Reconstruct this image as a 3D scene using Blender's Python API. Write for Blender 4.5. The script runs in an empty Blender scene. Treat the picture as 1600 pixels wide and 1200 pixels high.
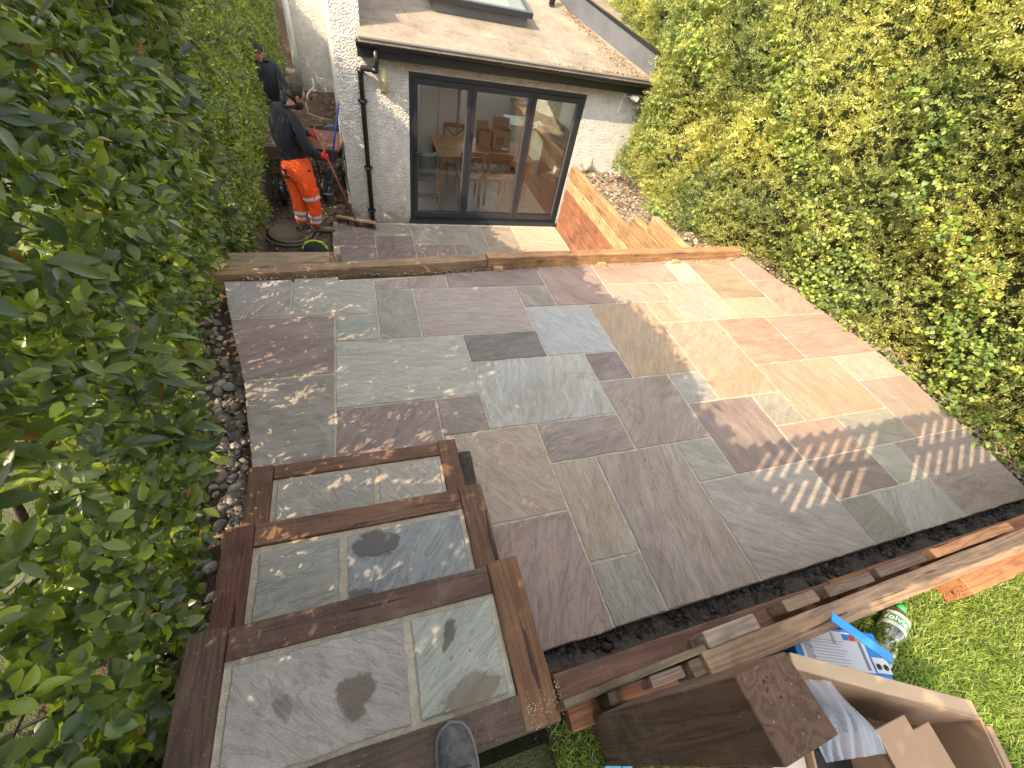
import bpy, bmesh, math, random
import numpy as np
from mathutils import Vector, Matrix
random.seed(7); RS=np.random.RandomState(11)
SC=bpy.context.scene; COL=SC.collection
# ---------------------------------------------------------------- camera
SUN_EL=43.0
CAMP=(-0.6392,-1.4405,2.1074)
ROT=((0.94805947,-0.27233341,0.16437076),None,(0.30347076,0.6194933,-0.72397068))
cd=bpy.data.cameras.new('camera'); cam=bpy.data.objects.new('camera',cd); COL.objects.link(cam)
_r=Vector(ROT[0]); _f=Vector(ROT[2]); _r.normalize(); _f=(_f-_f.dot(_r)*_r).normalized(); _u=_r.cross(_f)
cam.matrix_world=Matrix(((_r.x,_u.x,-_f.x,CAMP[0]),(_r.y,_u.y,-_f.y,CAMP[1]),(_r.z,_u.z,-_f.z,CAMP[2]),(0,0,0,1)))
cd.sensor_width=36; cd.lens=642.99/1600*36; cd.clip_start=0.02; cd.clip_end=500
SC.camera=cam
# ---------------------------------------------------------------- light
W=bpy.data.worlds.new('World'); SC.world=W; W.use_nodes=True
nt=W.node_tree; sky=nt.nodes.new('ShaderNodeTexSky'); sky.sky_type='NISHITA'; sky.sun_disc=False
sky.sun_elevation=math.radians(SUN_EL); sky.sun_rotation=math.radians(240); sky.air_density=1.0; sky.dust_density=2.0
bg=nt.nodes['Background']; bg.inputs[1].default_value=0.15; hsn=nt.nodes.new('ShaderNodeHueSaturation'); hsn.inputs['Saturation'].default_value=.12; nt.links.new(sky.outputs[0],hsn.inputs['Color']); nt.links.new(hsn.outputs[0],bg.inputs[0])
sl=bpy.data.lights.new('sun','SUN'); sl.energy=2.05; sl.angle=math.radians(0.35); sl.color=(1,.77,.50)
so=bpy.data.objects.new('sun',sl); COL.objects.link(so)
ce,se=math.cos(math.radians(SUN_EL)),math.sin(math.radians(SUN_EL))
SD=Vector((.866*ce,.5*ce,-se)); so.rotation_euler=SD.to_track_quat('-Z','Y').to_euler(); so.location=(-6,-4,8)
SC.view_settings.view_transform='Standard'; SC.view_settings.look='None'; SC.view_settings.exposure=2.17; SC.view_settings.gamma=1
SC.cycles.max_bounces=7; SC.cycles.transparent_max_bounces=10

# ---------------------------------------------------------------- helpers
def tag(o,label=None,cat=None,group=None,kind=None):
    if label: o['label']=label
    if cat: o['category']=cat
    if group: o['group']=group
    if kind: o['kind']=kind
    return o
def empty(name,loc=(0,0,0),rz=0):
    o=bpy.data.objects.new(name,None); COL.objects.link(o); o.location=loc; o.rotation_euler=(0,0,rz); o.empty_display_size=.1; return o
def fast_mesh(name,V,F,mat,parent=None,smooth=False,col=None):
    """V (n,3); F list of (array of k-gons)"""
    me=bpy.data.meshes.new(name); V=np.asarray(V,dtype=np.float32)
    me.vertices.add(len(V)); me.vertices.foreach_set('co',V.ravel())
    flats=[];tot=[]
    for f in F:
        f=np.asarray(f,dtype=np.int32); flats.append(f.ravel()); tot.append(np.full(len(f),f.shape[1],dtype=np.int32))
    fl=np.concatenate(flats); tt=np.concatenate(tot); st=np.concatenate([[0],np.cumsum(tt)[:-1]]).astype(np.int32)
    me.loops.add(len(fl)); me.loops.foreach_set('vertex_index',fl)
    me.polygons.add(len(tt)); me.polygons.foreach_set('loop_start',st); me.polygons.foreach_set('loop_total',tt)
    if smooth: me.polygons.foreach_set('use_smooth',np.ones(len(tt),dtype=bool))
    if col is not None:
        ca=me.color_attributes.new('lc','FLOAT_COLOR','POINT'); ca.data.foreach_set('color',np.asarray(col,dtype=np.float32).ravel())
    me.update(calc_edges=True); me.validate()
    me.materials.append(mat)
    o=bpy.data.objects.new(name,me); COL.objects.link(o)
    if parent: o.parent=parent
    return o
class MB:
    def __init__(s): s.v=[]; s.f=[]; s.sm=[]
    def add(s,v,f,sm=False):
        n=len(s.v); s.v+= [tuple(p) for p in v]; s.f+=[tuple(i+n for i in q) for q in f]; s.sm+=[sm]*len(f); return s
    def box(s,c,d,rz=0,M=None):
        x,y,z=[q/2 for q in d]; pts=[Vector((a*x,b*y,e*z)) for a in(-1,1) for b in(-1,1) for e in(-1,1)]
        R=M if M is not None else Matrix.Rotation(rz,3,'Z'); c=Vector(c)
        return s.add([R@p+c for p in pts],[(0,1,3,2),(4,6,7,5),(0,4,5,1),(2,3,7,6),(0,2,6,4),(1,5,7,3)])
    def b(s,x0,x1,y0,y1,z0,z1): return s.box(((x0+x1)/2,(y0+y1)/2,(z0+z1)/2),(x1-x0,y1-y0,z1-z0))
    def bar(s,p,q,w,h,up=(0,0,1)):
        p=Vector(p);q=Vector(q);d=(q-p);L=d.length;d.normalize();u=Vector(up)
        if abs(d.dot(u))>.98:u=Vector((0,1,0))
        r=d.cross(u).normalized();u=r.cross(d).normalized();M=Matrix((d,r,u)).transposed()
        return s.box((p+q)/2,(L,w,h),M=M)
    def tube(s,pts,r,n=10,cap=True,sm=True):
        pts=[Vector(p) for p in pts]; rr=r if isinstance(r,(list,tuple)) else [r]*len(pts); V=[];F=[]
        prev=None
        for i,p in enumerate(pts):
            d=(pts[min(i+1,len(pts)-1)]-pts[max(i-1,0)]).normalized()
            if prev is None:
                a=Vector((0,0,1)) if abs(d.z)<.9 else Vector((1,0,0)); x=d.cross(a).normalized()
            else: x=(prev-d*prev.dot(d)).normalized()
            prev=x; y=d.cross(x)
            for k in range(n): t=2*math.pi*k/n; V.append(p+rr[i]*(math.cos(t)*x+math.sin(t)*y))
        for i in range(len(pts)-1):
            for k in range(n): F.append((i*n+k,i*n+(k+1)%n,(i+1)*n+(k+1)%n,(i+1)*n+k))
        s.add(V,F,sm)
        if cap: s.add(V[:n],[tuple(range(n))[::-1]]); s.add(V[-n:],[tuple(range(n))])
        return s
    def lathe(s,prof,c=(0,0,0),n=20,M=None,sm=True):
        c=Vector(c);V=[];F=[]
        for r,z in prof:
            for k in range(n):
                t=2*math.pi*k/n; p=Vector((r*math.cos(t),r*math.sin(t),z)); V.append((M@p if M is not None else p)+c)
        for i in range(len(prof)-1):
            for k in range(n): F.append((i*n+k,i*n+(k+1)%n,(i+1)*n+(k+1)%n,(i+1)*n+k))
        return s.add(V,F,sm)
    def poly(s,pts,z0,z1):
        n=len(pts); V=[(x,y,z0) for x,y in pts]+[(x,y,z1) for x,y in pts]
        F=[tuple(range(n))[::-1],tuple(range(n,2*n))]+[(i,(i+1)%n,n+(i+1)%n,n+i) for i in range(n)]
        return s.add(V,F)
    def ell(s,c,r,M=None,n=16,m=10,fn=None):
        V=[];F=[];c=Vector(c)
        for j in range(m+1):
            a=math.pi*j/m
            for k in range(n):
                t=2*math.pi*k/n; p=Vector((r[0]*math.sin(a)*math.cos(t),r[1]*math.sin(a)*math.sin(t),r[2]*math.cos(a)))
                if fn: p=fn(p)
                V.append((M@p if M is not None else p)+c)
        for j in range(m):
            for k in range(n): F.append((j*n+k,(j+1)*n+k,(j+1)*n+(k+1)%n,j*n+(k+1)%n))
        return s.add(V,F,True)
    def build(s,name,mat,parent=None,bevel=0,loc=None,rot=None,color=None):
        me=bpy.data.meshes.new(name); me.from_pydata(s.v,[],s.f)
        me.polygons.foreach_set('use_smooth',s.sm); me.materials.append(mat); me.update(); me.validate()
        bm=bmesh.new(); bm.from_mesh(me); bmesh.ops.remove_doubles(bm,verts=bm.verts,dist=1e-6) if len(s.v)<20000 else None
        bmesh.ops.recalc_face_normals(bm,faces=bm.faces); bm.to_mesh(me); bm.free()
        o=bpy.data.objects.new(name,me); COL.objects.link(o)
        if parent: o.parent=parent
        if loc: o.location=loc
        if rot: o.rotation_euler=rot
        if color: o.color=(*color[:3],1)
        if bevel:
            m=o.modifiers.new('bevel','BEVEL'); m.width=bevel; m.segments=2; m.limit_method='ANGLE'; m.angle_limit=math.radians(40)
        return o
def snoise(x,y,z=0.,s=1.0,seed=0):
    r=np.random.RandomState(seed); o=0
    for k in range(7):
        d=r.randn(3); d/=np.linalg.norm(d); f=(1+1.2*r.rand())*s; o=o+np.sin((x*d[0]+y*d[1]+z*d[2])*f*3+r.rand()*6.28)
    return o/4.
# ---------------------------------------------------------------- materials
def newmat(name):
    m=bpy.data.materials.new(name); m.use_nodes=True; t=m.node_tree; return m,t,t.nodes,t.links,t.nodes['Principled BSDF']
def nd(ns,ty,**k):
    n=ns.new(ty)
    for a,b in k.items(): setattr(n,a,b)
    return n
def plain(name,c,rough=.6,metal=0,bump=0,scale=60,spec=.5,var=0,coat=0):
    m,t,ns,ls,bs=newmat(name); bs.inputs['Base Color'].default_value=(*c,1); bs.inputs['Roughness'].default_value=rough; bs.inputs['Metallic'].default_value=metal
    bs.inputs['Specular IOR Level'].default_value=spec; bs.inputs['Coat Weight'].default_value=coat
    if bump or var:
        tc=nd(ns,'ShaderNodeTexCoord'); no=nd(ns,'ShaderNodeTexNoise'); no.inputs['Scale'].default_value=scale; no.inputs['Detail'].default_value=6; ls.new(tc.outputs['Object'],no.inputs['Vector'])
        if bump:
            b=nd(ns,'ShaderNodeBump'); b.inputs['Strength'].default_value=bump; b.inputs['Distance'].default_value=.01; ls.new(no.outputs[0],b.inputs['Height']); ls.new(b.outputs[0],bs.inputs['Normal'])
        if var:
            n2=nd(ns,'ShaderNodeTexNoise'); n2.inputs['Scale'].default_value=scale*.12; n2.inputs['Detail'].default_value=8; n2.inputs['Roughness'].default_value=.7; ls.new(tc.outputs['Object'],n2.inputs['Vector'])
            r=nd(ns,'ShaderNodeMapRange'); r.inputs[1].default_value=.3; r.inputs[2].default_value=.7; r.inputs[3].default_value=1-var; r.inputs[4].default_value=1+var; ls.new(n2.outputs[0],r.inputs[0])
            h=nd(ns,'ShaderNodeVectorMath',operation='SCALE'); h.inputs[0].default_value=c; ls.new(r.outputs[0],h.inputs['Scale']); ls.new(h.outputs[0],bs.inputs['Base Color'])
    return m
def ramp(ns,*st):
    r=nd(ns,'ShaderNodeValToRGB'); e=r.color_ramp.elements
    e[0].position,e[0].color=st[0][0],(*st[0][1],1); e[1].position,e[1].color=st[-1][0],(*st[-1][1],1)
    for p,c in st[1:-1]: q=e.new(p); q.color=(*c,1)
    return r
def mixc(ns,ls,f,a,b,bt='MIX'):
    m=nd(ns,'ShaderNodeMix',data_type='RGBA',blend_type=bt)
    for s,v in((0,f),(6,a),(7,b)):
        if hasattr(v,'links') or hasattr(v,'is_linked'): ls.new(v,m.inputs[s])
        elif isinstance(v,(int,float)): m.inputs[s].default_value=v
        else: m.inputs[s].default_value=(*v,1)
    return m.outputs[2]
def mk_stone():
    m,t,ns,ls,bs=newmat('riven_sandstone')
    tc=nd(ns,'ShaderNodeTexCoord'); oi=nd(ns,'ShaderNodeObjectInfo'); at=nd(ns,'ShaderNodeAttribute',attribute_type='OBJECT',attribute_name='c2')
    mu=nd(ns,'ShaderNodeMath',operation='MULTIPLY'); mu.inputs[1].default_value=6.28; ls.new(oi.outputs['Random'],mu.inputs[0])
    vr=nd(ns,'ShaderNodeVectorRotate',rotation_type='Z_AXIS'); ls.new(tc.outputs['Object'],vr.inputs['Vector']); ls.new(mu.outputs[0],vr.inputs['Angle'])
    off=nd(ns,'ShaderNodeMath',operation='MULTIPLY'); off.inputs[1].default_value=47.; ls.new(oi.outputs['Random'],off.inputs[0])
    ad=nd(ns,'ShaderNodeVectorMath',operation='ADD'); ls.new(vr.outputs[0],ad.inputs[0]); ls.new(off.outputs[0],ad.inputs[1])
    V=ad.outputs[0]
    mp=nd(ns,'ShaderNodeMapping'); mp.inputs['Scale'].default_value=(1,4.0,1); ls.new(V,mp.inputs[0])
    def noise(vec,sc,det=6,ro=.6,dist=0):
        n=nd(ns,'ShaderNodeTexNoise'); n.inputs['Scale'].default_value=sc; n.inputs['Detail'].default_value=det; n.inputs['Roughness'].default_value=ro; n.inputs['Distortion'].default_value=dist; ls.new(vec,n.inputs['Vector']); return n.outputs[0]
    big=noise(mp.outputs[0],1.3,5,.55,1.2)
    rg=ramp(ns,(.36,(0,0,0)),(.64,(1,1,1))); ls.new(big,rg.inputs[0])
    base=mixc(ns,ls,rg.outputs[0],oi.outputs['Color'],at.outputs['Color'])
    st=noise(mp.outputs[0],9,8,.65,.6); r2=ramp(ns,(.3,(.82,.80,.79)),(.7,(1.15,1.14,1.12))); ls.new(st,r2.inputs[0])
    c=mixc(ns,ls,1.0,base,r2.outputs[0],'MULTIPLY')
    fi=noise(V,160,4,.7); r3=ramp(ns,(.25,(.84,.84,.84)),(.75,(1.14,1.14,1.14))); ls.new(fi,r3.inputs[0])
    c=mixc(ns,ls,1.0,c,r3.outputs[0],'MULTIPLY')
    bn=noise(V,.9,3,.45,.8); bm1=nd(ns,'ShaderNodeMath',operation='MULTIPLY'); bm1.inputs[1].default_value=11; ls.new(bn,bm1.inputs[0]); bp1=nd(ns,'ShaderNodeMath',operation='PINGPONG'); bp1.inputs[1].default_value=1; ls.new(bm1.outputs[0],bp1.inputs[0])
    rb=ramp(ns,(.55,(1,1,1)),(.85,(.80,.77,.74)),(1,(1.04,1.03,1.02))); ls.new(bp1.outputs[0],rb.inputs[0]); c=mixc(ns,ls,oi.outputs['Random'],c,mixc(ns,ls,1.0,c,rb.outputs[0],'MULTIPLY'))
    # dusty pale film and dark damp specks
    du=noise(V,3.1,9,.7,.5); r4=ramp(ns,(.55,(0,0,0)),(.8,(1,1,1))); ls.new(du,r4.inputs[0])
    mm=nd(ns,'ShaderNodeMath',operation='MULTIPLY'); mm.inputs[1].default_value=.35; ls.new(r4.outputs[0],mm.inputs[0])
    c=mixc(ns,ls,mm.outputs[0],c,(.42,.38,.33))
    vo=nd(ns,'ShaderNodeTexNoise'); vo.inputs['Scale'].default_value=38; vo.inputs['Detail'].default_value=3; ls.new(V,vo.inputs['Vector'])
    gate=noise(V,2.2,3,.5); g1=ramp(ns,(.56,(0,0,0)),(.66,(1,1,1))); ls.new(gate,g1.inputs[0])
    g2=ramp(ns,(.66,(0,0,0)),(.71,(1,1,1))); ls.new(vo.outputs[0],g2.inputs[0])
    m5=nd(ns,'ShaderNodeMath',operation='MULTIPLY'); ls.new(g1.outputs[0],m5.inputs[0]); ls.new(g2.outputs[0],m5.inputs[1])
    m6=nd(ns,'ShaderNodeMath',operation='MULTIPLY'); m6.inputs[1].default_value=.55; ls.new(m5.outputs[0],m6.inputs[0])
    c=mixc(ns,ls,m6.outputs[0],c,(.06,.045,.035))
    ls.new(c,bs.inputs['Base Color'])
    rr=nd(ns,'ShaderNodeMapRange'); rr.inputs[3].default_value=.42; rr.inputs[4].default_value=.8; ls.new(st,rr.inputs[0]); ls.new(rr.outputs[0],bs.inputs['Roughness'])
    # riven relief: thresholded ledges + ripples
    lg=noise(mp.outputs[0],2.4,7,.62,1.6); wv=nd(ns,'ShaderNodeMath',operation='MULTIPLY'); wv.inputs[1].default_value=7; ls.new(lg,wv.inputs[0])
    fl=nd(ns,'ShaderNodeMath',operation='PINGPONG'); fl.inputs[1].default_value=.5; ls.new(wv.outputs[0],fl.inputs[0])
    pw=nd(ns,'ShaderNodeMath',operation='POWER'); pw.inputs[1].default_value=.35; ls.new(fl.outputs[0],pw.inputs[0])
    b1=nd(ns,'ShaderNodeBump'); b1.inputs['Strength'].default_value=.8; b1.inputs['Distance'].default_value=.005; ls.new(pw.outputs[0],b1.inputs['Height'])
    b2=nd(ns,'ShaderNodeBump'); b2.inputs['Strength'].default_value=.38; b2.inputs['Distance'].default_value=.005; ls.new(st,b2.inputs['Height']); ls.new(b1.outputs[0],b2.inputs['Normal'])
    b3=nd(ns,'ShaderNodeBump'); b3.inputs['Strength'].default_value=.35; b3.inputs['Distance'].default_value=.0015; ls.new(fi,b3.inputs['Height']); ls.new(b2.outputs[0],b3.inputs['Normal'])
    ls.new(b3.outputs[0],bs.inputs['Normal']); return m
def mk_wood(name,dirt=.35,rough=.75):
    """sleeper timber, grain along the object's local X, tint = object colour"""
    m,t,ns,ls,bs=newmat(name)
    tc=nd(ns,'ShaderNodeTexCoord'); oi=nd(ns,'ShaderNodeObjectInfo')
    off=nd(ns,'ShaderNodeMath',operation='MULTIPLY'); off.inputs[1].default_value=31.; ls.new(oi.outputs['Random'],off.inputs[0])
    ad=nd(ns,'ShaderNodeVectorMath',operation='ADD'); ls.new(tc.outputs['Object'],ad.inputs[0]); ls.new(off.outputs[0],ad.inputs[1]); V=ad.outputs[0]
    mp=nd(ns,'ShaderNodeMapping'); mp.inputs['Scale'].default_value=(.55,9,9); ls.new(V,mp.inputs[0])
    # knots: distort the grain round sparse voronoi centres
    mk=nd(ns,'ShaderNodeMapping'); mk.inputs['Scale'].default_value=(2.2,5.5,5.5); ls.new(V,mk.inputs[0])
    vo=nd(ns,'ShaderNodeTexVoronoi'); vo.inputs['Scale'].default_value=1.0; ls.new(mk.outputs[0],vo.inputs['Vector'])
    kr=ramp(ns,(.0,(1,1,1)),(.16,(0,0,0))); ls.new(vo.outputs['Distance'],kr.inputs[0])
    kd=nd(ns,'ShaderNodeVectorMath',operation='SCALE'); kd.inputs['Scale'].default_value=.9; ls.new(kr.outputs[0],kd.inputs[0])
    ad2=nd(ns,'ShaderNodeVectorMath',operation='ADD'); ls.new(mp.outputs[0],ad2.inputs[0]); ls.new(kd.outputs[0],ad2.inputs[1])
    n1=nd(ns,'ShaderNodeTexNoise'); n1.inputs['Scale'].default_value=1.6; n1.inputs['Detail'].default_value=3; n1.inputs['Distortion'].default_value=.5; ls.new(ad2.outputs[0],n1.inputs['Vector'])
    mu=nd(ns,'ShaderNodeMath',operation='MULTIPLY'); mu.inputs[1].default_value=16; ls.new(n1.outputs[0],mu.inputs[0])
    fr=nd(ns,'ShaderNodeMath',operation='PINGPONG'); fr.inputs[1].default_value=1; ls.new(mu.outputs[0],fr.inputs[0])
    r1=ramp(ns,(0,(.72,.68,.64)),(.6,(1.08,1.06,1.04)),(1,(1.2,1.18,1.15))); ls.new(fr.outputs[0],r1.inputs[0])
    c=mixc(ns,ls,1.0,oi.outputs['Color'],r1.outputs[0],'MULTIPLY')
    c=mixc(ns,ls,kr.outputs[0],c,(.05,.022,.012))
    n2=nd(ns,'ShaderNodeTexNoise'); n2.inputs['Scale'].default_value=2.6; n2.inputs['Detail'].default_value=8; n2.inputs['Roughness'].default_value=.7; ls.new(V,n2.inputs['Vector'])
    r2=ramp(ns,(.32,(.55,.52,.52)),(.66,(1.2,1.18,1.15))); ls.new(n2.outputs[0],r2.inputs[0]); c=mixc(ns,ls,1.0,c,r2.outputs[0],'MULTIPLY')
    n3=nd(ns,'ShaderNodeTexNoise'); n3.inputs['Scale'].default_value=5; n3.inputs['Detail'].default_value=10; n3.inputs['Roughness'].default_value=.8; ls.new(V,n3.inputs['Vector'])
    r3=ramp(ns,(.53,(0,0,0)),(.72,(1,1,1))); ls.new(n3.outputs[0],r3.inputs[0]); m3=nd(ns,'ShaderNodeMath',operation='MULTIPLY'); m3.inputs[1].default_value=dirt; ls.new(r3.outputs[0],m3.inputs[0])
    c=mixc(ns,ls,m3.outputs[0],c,(.23,.19,.15))
    mc=nd(ns,'ShaderNodeMapping'); mc.inputs['Scale'].default_value=(2.2,42,42); ls.new(V,mc.inputs[0])
    nc=nd(ns,'ShaderNodeTexNoise'); nc.inputs['Scale'].default_value=1; nc.inputs['Detail'].default_value=2; nc.inputs['Distortion'].default_value=.4; ls.new(mc.outputs[0],nc.inputs['Vector'])
    rc=ramp(ns,(.665,(1,1,1)),(.70,(.22,.18,.15))); ls.new(nc.outputs[0],rc.inputs[0]); c=mixc(ns,ls,1.0,c,rc.outputs[0],'MULTIPLY')
    # saw-dust / grit specks
    sp=nd(ns,'ShaderNodeTexNoise'); sp.inputs['Scale'].default_value=170; sp.inputs['Detail'].default_value=2; ls.new(V,sp.inputs['Vector'])
    r5=ramp(ns,(.68,(0,0,0)),(.74,(1,1,1))); ls.new(sp.outputs[0],r5.inputs[0]); m5=nd(ns,'ShaderNodeMath',operation='MULTIPLY'); m5.inputs[1].default_value=.5; ls.new(r5.outputs[0],m5.inputs[0])
    c=mixc(ns,ls,m5.outputs[0],c,(.45,.36,.27))
    ls.new(c,bs.inputs['Base Color']); bs.inputs['Roughness'].default_value=rough
    b1=nd(ns,'ShaderNodeBump'); b1.inputs['Strength'].default_value=.4; b1.inputs['Distance'].default_value=.003; ls.new(fr.outputs[0],b1.inputs['Height'])
    mf=nd(ns,'ShaderNodeMapping'); mf.inputs['Scale'].default_value=(8,120,120); ls.new(V,mf.inputs[0])
    n4=nd(ns,'ShaderNodeTexNoise'); n4.inputs['Scale'].default_value=1; n4.inputs['Detail'].default_value=4; ls.new(mf.outputs[0],n4.inputs['Vector'])
    b2=nd(ns,'ShaderNodeBump'); b2.inputs['Strength'].default_value=.5; b2.inputs['Distance'].default_value=.003; ls.new(n4.outputs[0],b2.inputs['Height']); ls.new(b1.outputs[0],b2.inputs['Normal'])
    ls.new(b2.outputs[0],bs.inputs['Normal']); return m
def mk_pebble(name,c=(.62,.60,.56)):
    m,t,ns,ls,bs=newmat(name); tc=nd(ns,'ShaderNodeTexCoord')
    n0=nd(ns,'ShaderNodeTexNoise'); n0.inputs['Scale'].default_value=9; ls.new(tc.outputs['Object'],n0.inputs['Vector'])
    vo=nd(ns,'ShaderNodeTexNoise'); vo.inputs['Scale'].default_value=42; vo.inputs['Detail'].default_value=2; vo.inputs['Roughness'].default_value=.5; vo.inputs['Distortion'].default_value=.15; ls.new(tc.outputs['Object'],vo.inputs['Vector'])
    r=ramp(ns,(.38,(0,0,0)),(.6,(1,1,1))); ls.new(vo.outputs[0],r.inputs[0])
    b=nd(ns,'ShaderNodeBump'); b.inputs['Strength'].default_value=1; b.inputs['Distance'].default_value=.011; ls.new(r.outputs[0],b.inputs['Height']); ls.new(b.outputs[0],bs.inputs['Normal'])
    r2=ramp(ns,(.35,tuple(q*.82 for q in c)),(.65,c)); ls.new(n0.outputs[0],r2.inputs[0])
    # splash dirt low on the wall (world z)
    ge=nd(ns,'ShaderNodeNewGeometry'); sx=nd(ns,'ShaderNodeSeparateXYZ'); ls.new(ge.outputs['Position'],sx.inputs[0])
    n1=nd(ns,'ShaderNodeTexNoise'); n1.inputs['Scale'].default_value=6; n1.inputs['Detail'].default_value=8; n1.inputs['Roughness'].default_value=.75; ls.new(tc.outputs['Object'],n1.inputs['Vector'])
    mr=nd(ns,'ShaderNodeMapRange'); mr.inputs[1].default_value=-1.4; mr.inputs[2].default_value=-.6; mr.inputs[3].default_value=.62; mr.inputs[4].default_value=.28; ls.new(sx.outputs[2],mr.inputs[0])
    lt=nd(ns,'ShaderNodeMath',operation='SUBTRACT'); ls.new(mr.outputs[0],lt.inputs[0]); ls.new(n1.outputs[0],lt.inputs[1])
    r3=ramp(ns,(.0,(0,0,0)),(.12,(1,1,1))); ls.new(lt.outputs[0],r3.inputs[0]); mm=nd(ns,'ShaderNodeMath',operation='MULTIPLY'); mm.inputs[1].default_value=.6; ls.new(r3.outputs[0],mm.inputs[0])
    cc=mixc(ns,ls,mm.outputs[0],r2.outputs[0],(.2,.17,.13)); ls.new(cc,bs.inputs['Base Color']); bs.inputs['Roughness'].default_value=.85; return m
def mk_leaf(name,trans=.35,rough=.4):
    m,t,ns,ls,bs=newmat(name); at=nd(ns,'ShaderNodeAttribute',attribute_name='lc'); ls.new(at.outputs['Color'],bs.inputs['Base Color']); bs.inputs['Roughness'].default_value=rough
    bs.inputs['Specular IOR Level'].default_value=.5
    tr=nd(ns,'ShaderNodeBsdfTranslucent'); c=mixc(ns,ls,1.0,at.outputs['Color'],(1.7,1.9,.6),'MULTIPLY'); ls.new(c,tr.inputs[0])
    mx=nd(ns,'ShaderNodeMixShader'); mx.inputs[0].default_value=trans; ls.new(bs.outputs[0],mx.inputs[1]); ls.new(tr.outputs[0],mx.inputs[2]); ls.new(mx.outputs[0],ns['Material Output'].inputs[0]); return m
def mk_soil(name,c1,c2,scale=14,bump=1.):
    m,t,ns,ls,bs=newmat(name); tc=nd(ns,'ShaderNodeTexCoord'); n=nd(ns,'ShaderNodeTexNoise'); n.inputs['Scale'].default_value=scale; n.inputs['Detail'].default_value=10; n.inputs['Roughness'].default_value=.72; ls.new(tc.outputs['Object'],n.inputs['Vector'])
    r=ramp(ns,(.3,c1),(.72,c2)); ls.new(n.outputs[0],r.inputs[0]); ls.new(r.outputs[0],bs.inputs['Base Color']); bs.inputs['Roughness'].default_value=.9
    n2=nd(ns,'ShaderNodeTexNoise'); n2.inputs['Scale'].default_value=scale*6; n2.inputs['Detail'].default_value=6; ls.new(tc.outputs['Object'],n2.inputs['Vector'])
    b=nd(ns,'ShaderNodeBump'); b.inputs['Strength'].default_value=bump; b.inputs['Distance'].default_value=.02; ls.new(n2.outputs[0],b.inputs['Height']); ls.new(b.outputs[0],bs.inputs['Normal']); return m
def mk_glass(name,refl=2.2,tint=(.985,.99,.985)):
    m,t,ns,ls,bs=newmat(name); ns.remove(bs); tr=nd(ns,'ShaderNodeBsdfTransparent'); tr.inputs[0].default_value=(*tint,1)
    gl=nd(ns,'ShaderNodeBsdfGlossy'); gl.inputs['Roughness'].default_value=.0; gl.inputs[0].default_value=(1,1,1,1)
    fr=nd(ns,'ShaderNodeFresnel'); fr.inputs[0].default_value=1.52; mu=nd(ns,'ShaderNodeMath',operation='MULTIPLY',use_clamp=True); mu.inputs[1].default_value=refl; ls.new(fr.outputs[0],mu.inputs[0])
    mx=nd(ns,'ShaderNodeMixShader'); ls.new(mu.outputs[0],mx.inputs[0]); ls.new(tr.outputs[0],mx.inputs[1]); ls.new(gl.outputs[0],mx.inputs[2]); ls.new(mx.outputs[0],ns['Material Output'].inputs[0]); return m
STONE=mk_stone(); WOOD=mk_wood('sleeper_timber'); DWOOD=mk_wood('rough_sawn_timber',dirt=.6,rough=.85)
PEB=mk_pebble('white_pebbledash'); LEAF=mk_leaf('glossy_leaf',.38,.32); YEW=mk_leaf('small_leaf',.3,.5); GRASSM=mk_leaf('grass_blade',.4,.5)
MORTAR=plain('sandy_mortar',(.43,.38,.30),.95,bump=.9,scale=220,var=.25)
MUD=mk_soil('wet_mortar_mud',(.022,.018,.015),(.085,.072,.06),9); SOIL=mk_soil('brown_soil',(.035,.024,.017),(.12,.085,.06),12)
PATH=mk_soil('debris_path',(.04,.028,.02),(.17,.12,.085),22); LAWNB=mk_soil('lawn_soil',(.04,.045,.015),(.09,.11,.03),20)
STN=plain('grey_stone',(.27,.245,.22),.85,bump=.8,scale=45,var=.35)
DGREY=plain('anthracite_frame',(.022,.024,.03),.35,bump=0); BLACK=plain('black_plastic',(.012,.012,.013),.35)
WHITE=plain('white_paint',(.72,.72,.70),.5); ROOF=mk_soil('brown_roof_felt',(.13,.105,.08),(.30,.25,.19),2.6,.5)
LEAD=plain('lead_flashing',(.12,.125,.135),.5,metal=.3,bump=.4,scale=14,var=.25)
GLASS=mk_glass('door_glass',1.5); SKYG=mk_glass('skylight_glass',3.5,(.75,.85,.85))
CARD=plain('cardboard',(.30,.195,.12),.85,bump=.15,scale=40,var=.1); CARDI=plain('cardboard_inside',(.30,.19,.11),.9,bump=.15,scale=40,var=.12)
PINE=mk_wood('pine_furniture',dirt=.0,rough=.4)
U=.305; YH=5.353; ZL=-1.37
# ---------------------------------------------------------------- setting: ground sheets
def grid(name,x0,x1,y0,y1,zf,mat,res=.08,parent=None,kind='structure'):
    nx=max(2,int((x1-x0)/res)); ny=max(2,int((y1-y0)/res)); X,Y=np.meshgrid(np.linspace(x0,x1,nx),np.linspace(y0,y1,ny)); Z=zf(X,Y)
    V=np.stack([X.ravel(),Y.ravel(),Z.ravel()],1); i=np.arange(nx*ny).reshape(ny,nx); F=np.stack([i[:-1,:-1].ravel(),i[:-1,1:].ravel(),i[1:,1:].ravel(),i[1:,:-1].ravel()],1)
    o=fast_mesh(name,V,[F],mat,parent,True)
    if kind: o['kind']=kind
    return o
def flat(z): return lambda X,Y:X*0+z
grid('ground',-160,160,-160,160,flat(-1.46),LAWNB,8)
grid('garden_path',-2.2,-.3,4.2,13.5,lambda X,Y:np.where((X>-1.15)&(Y<5.28),-.12,0)+ZL-.02+.02*snoise(X,Y,s=3,seed=1)+np.clip((Y-8.2)*.06,0,.3)+.012*snoise(X,Y,s=16,seed=4),PATH,.035)
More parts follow.
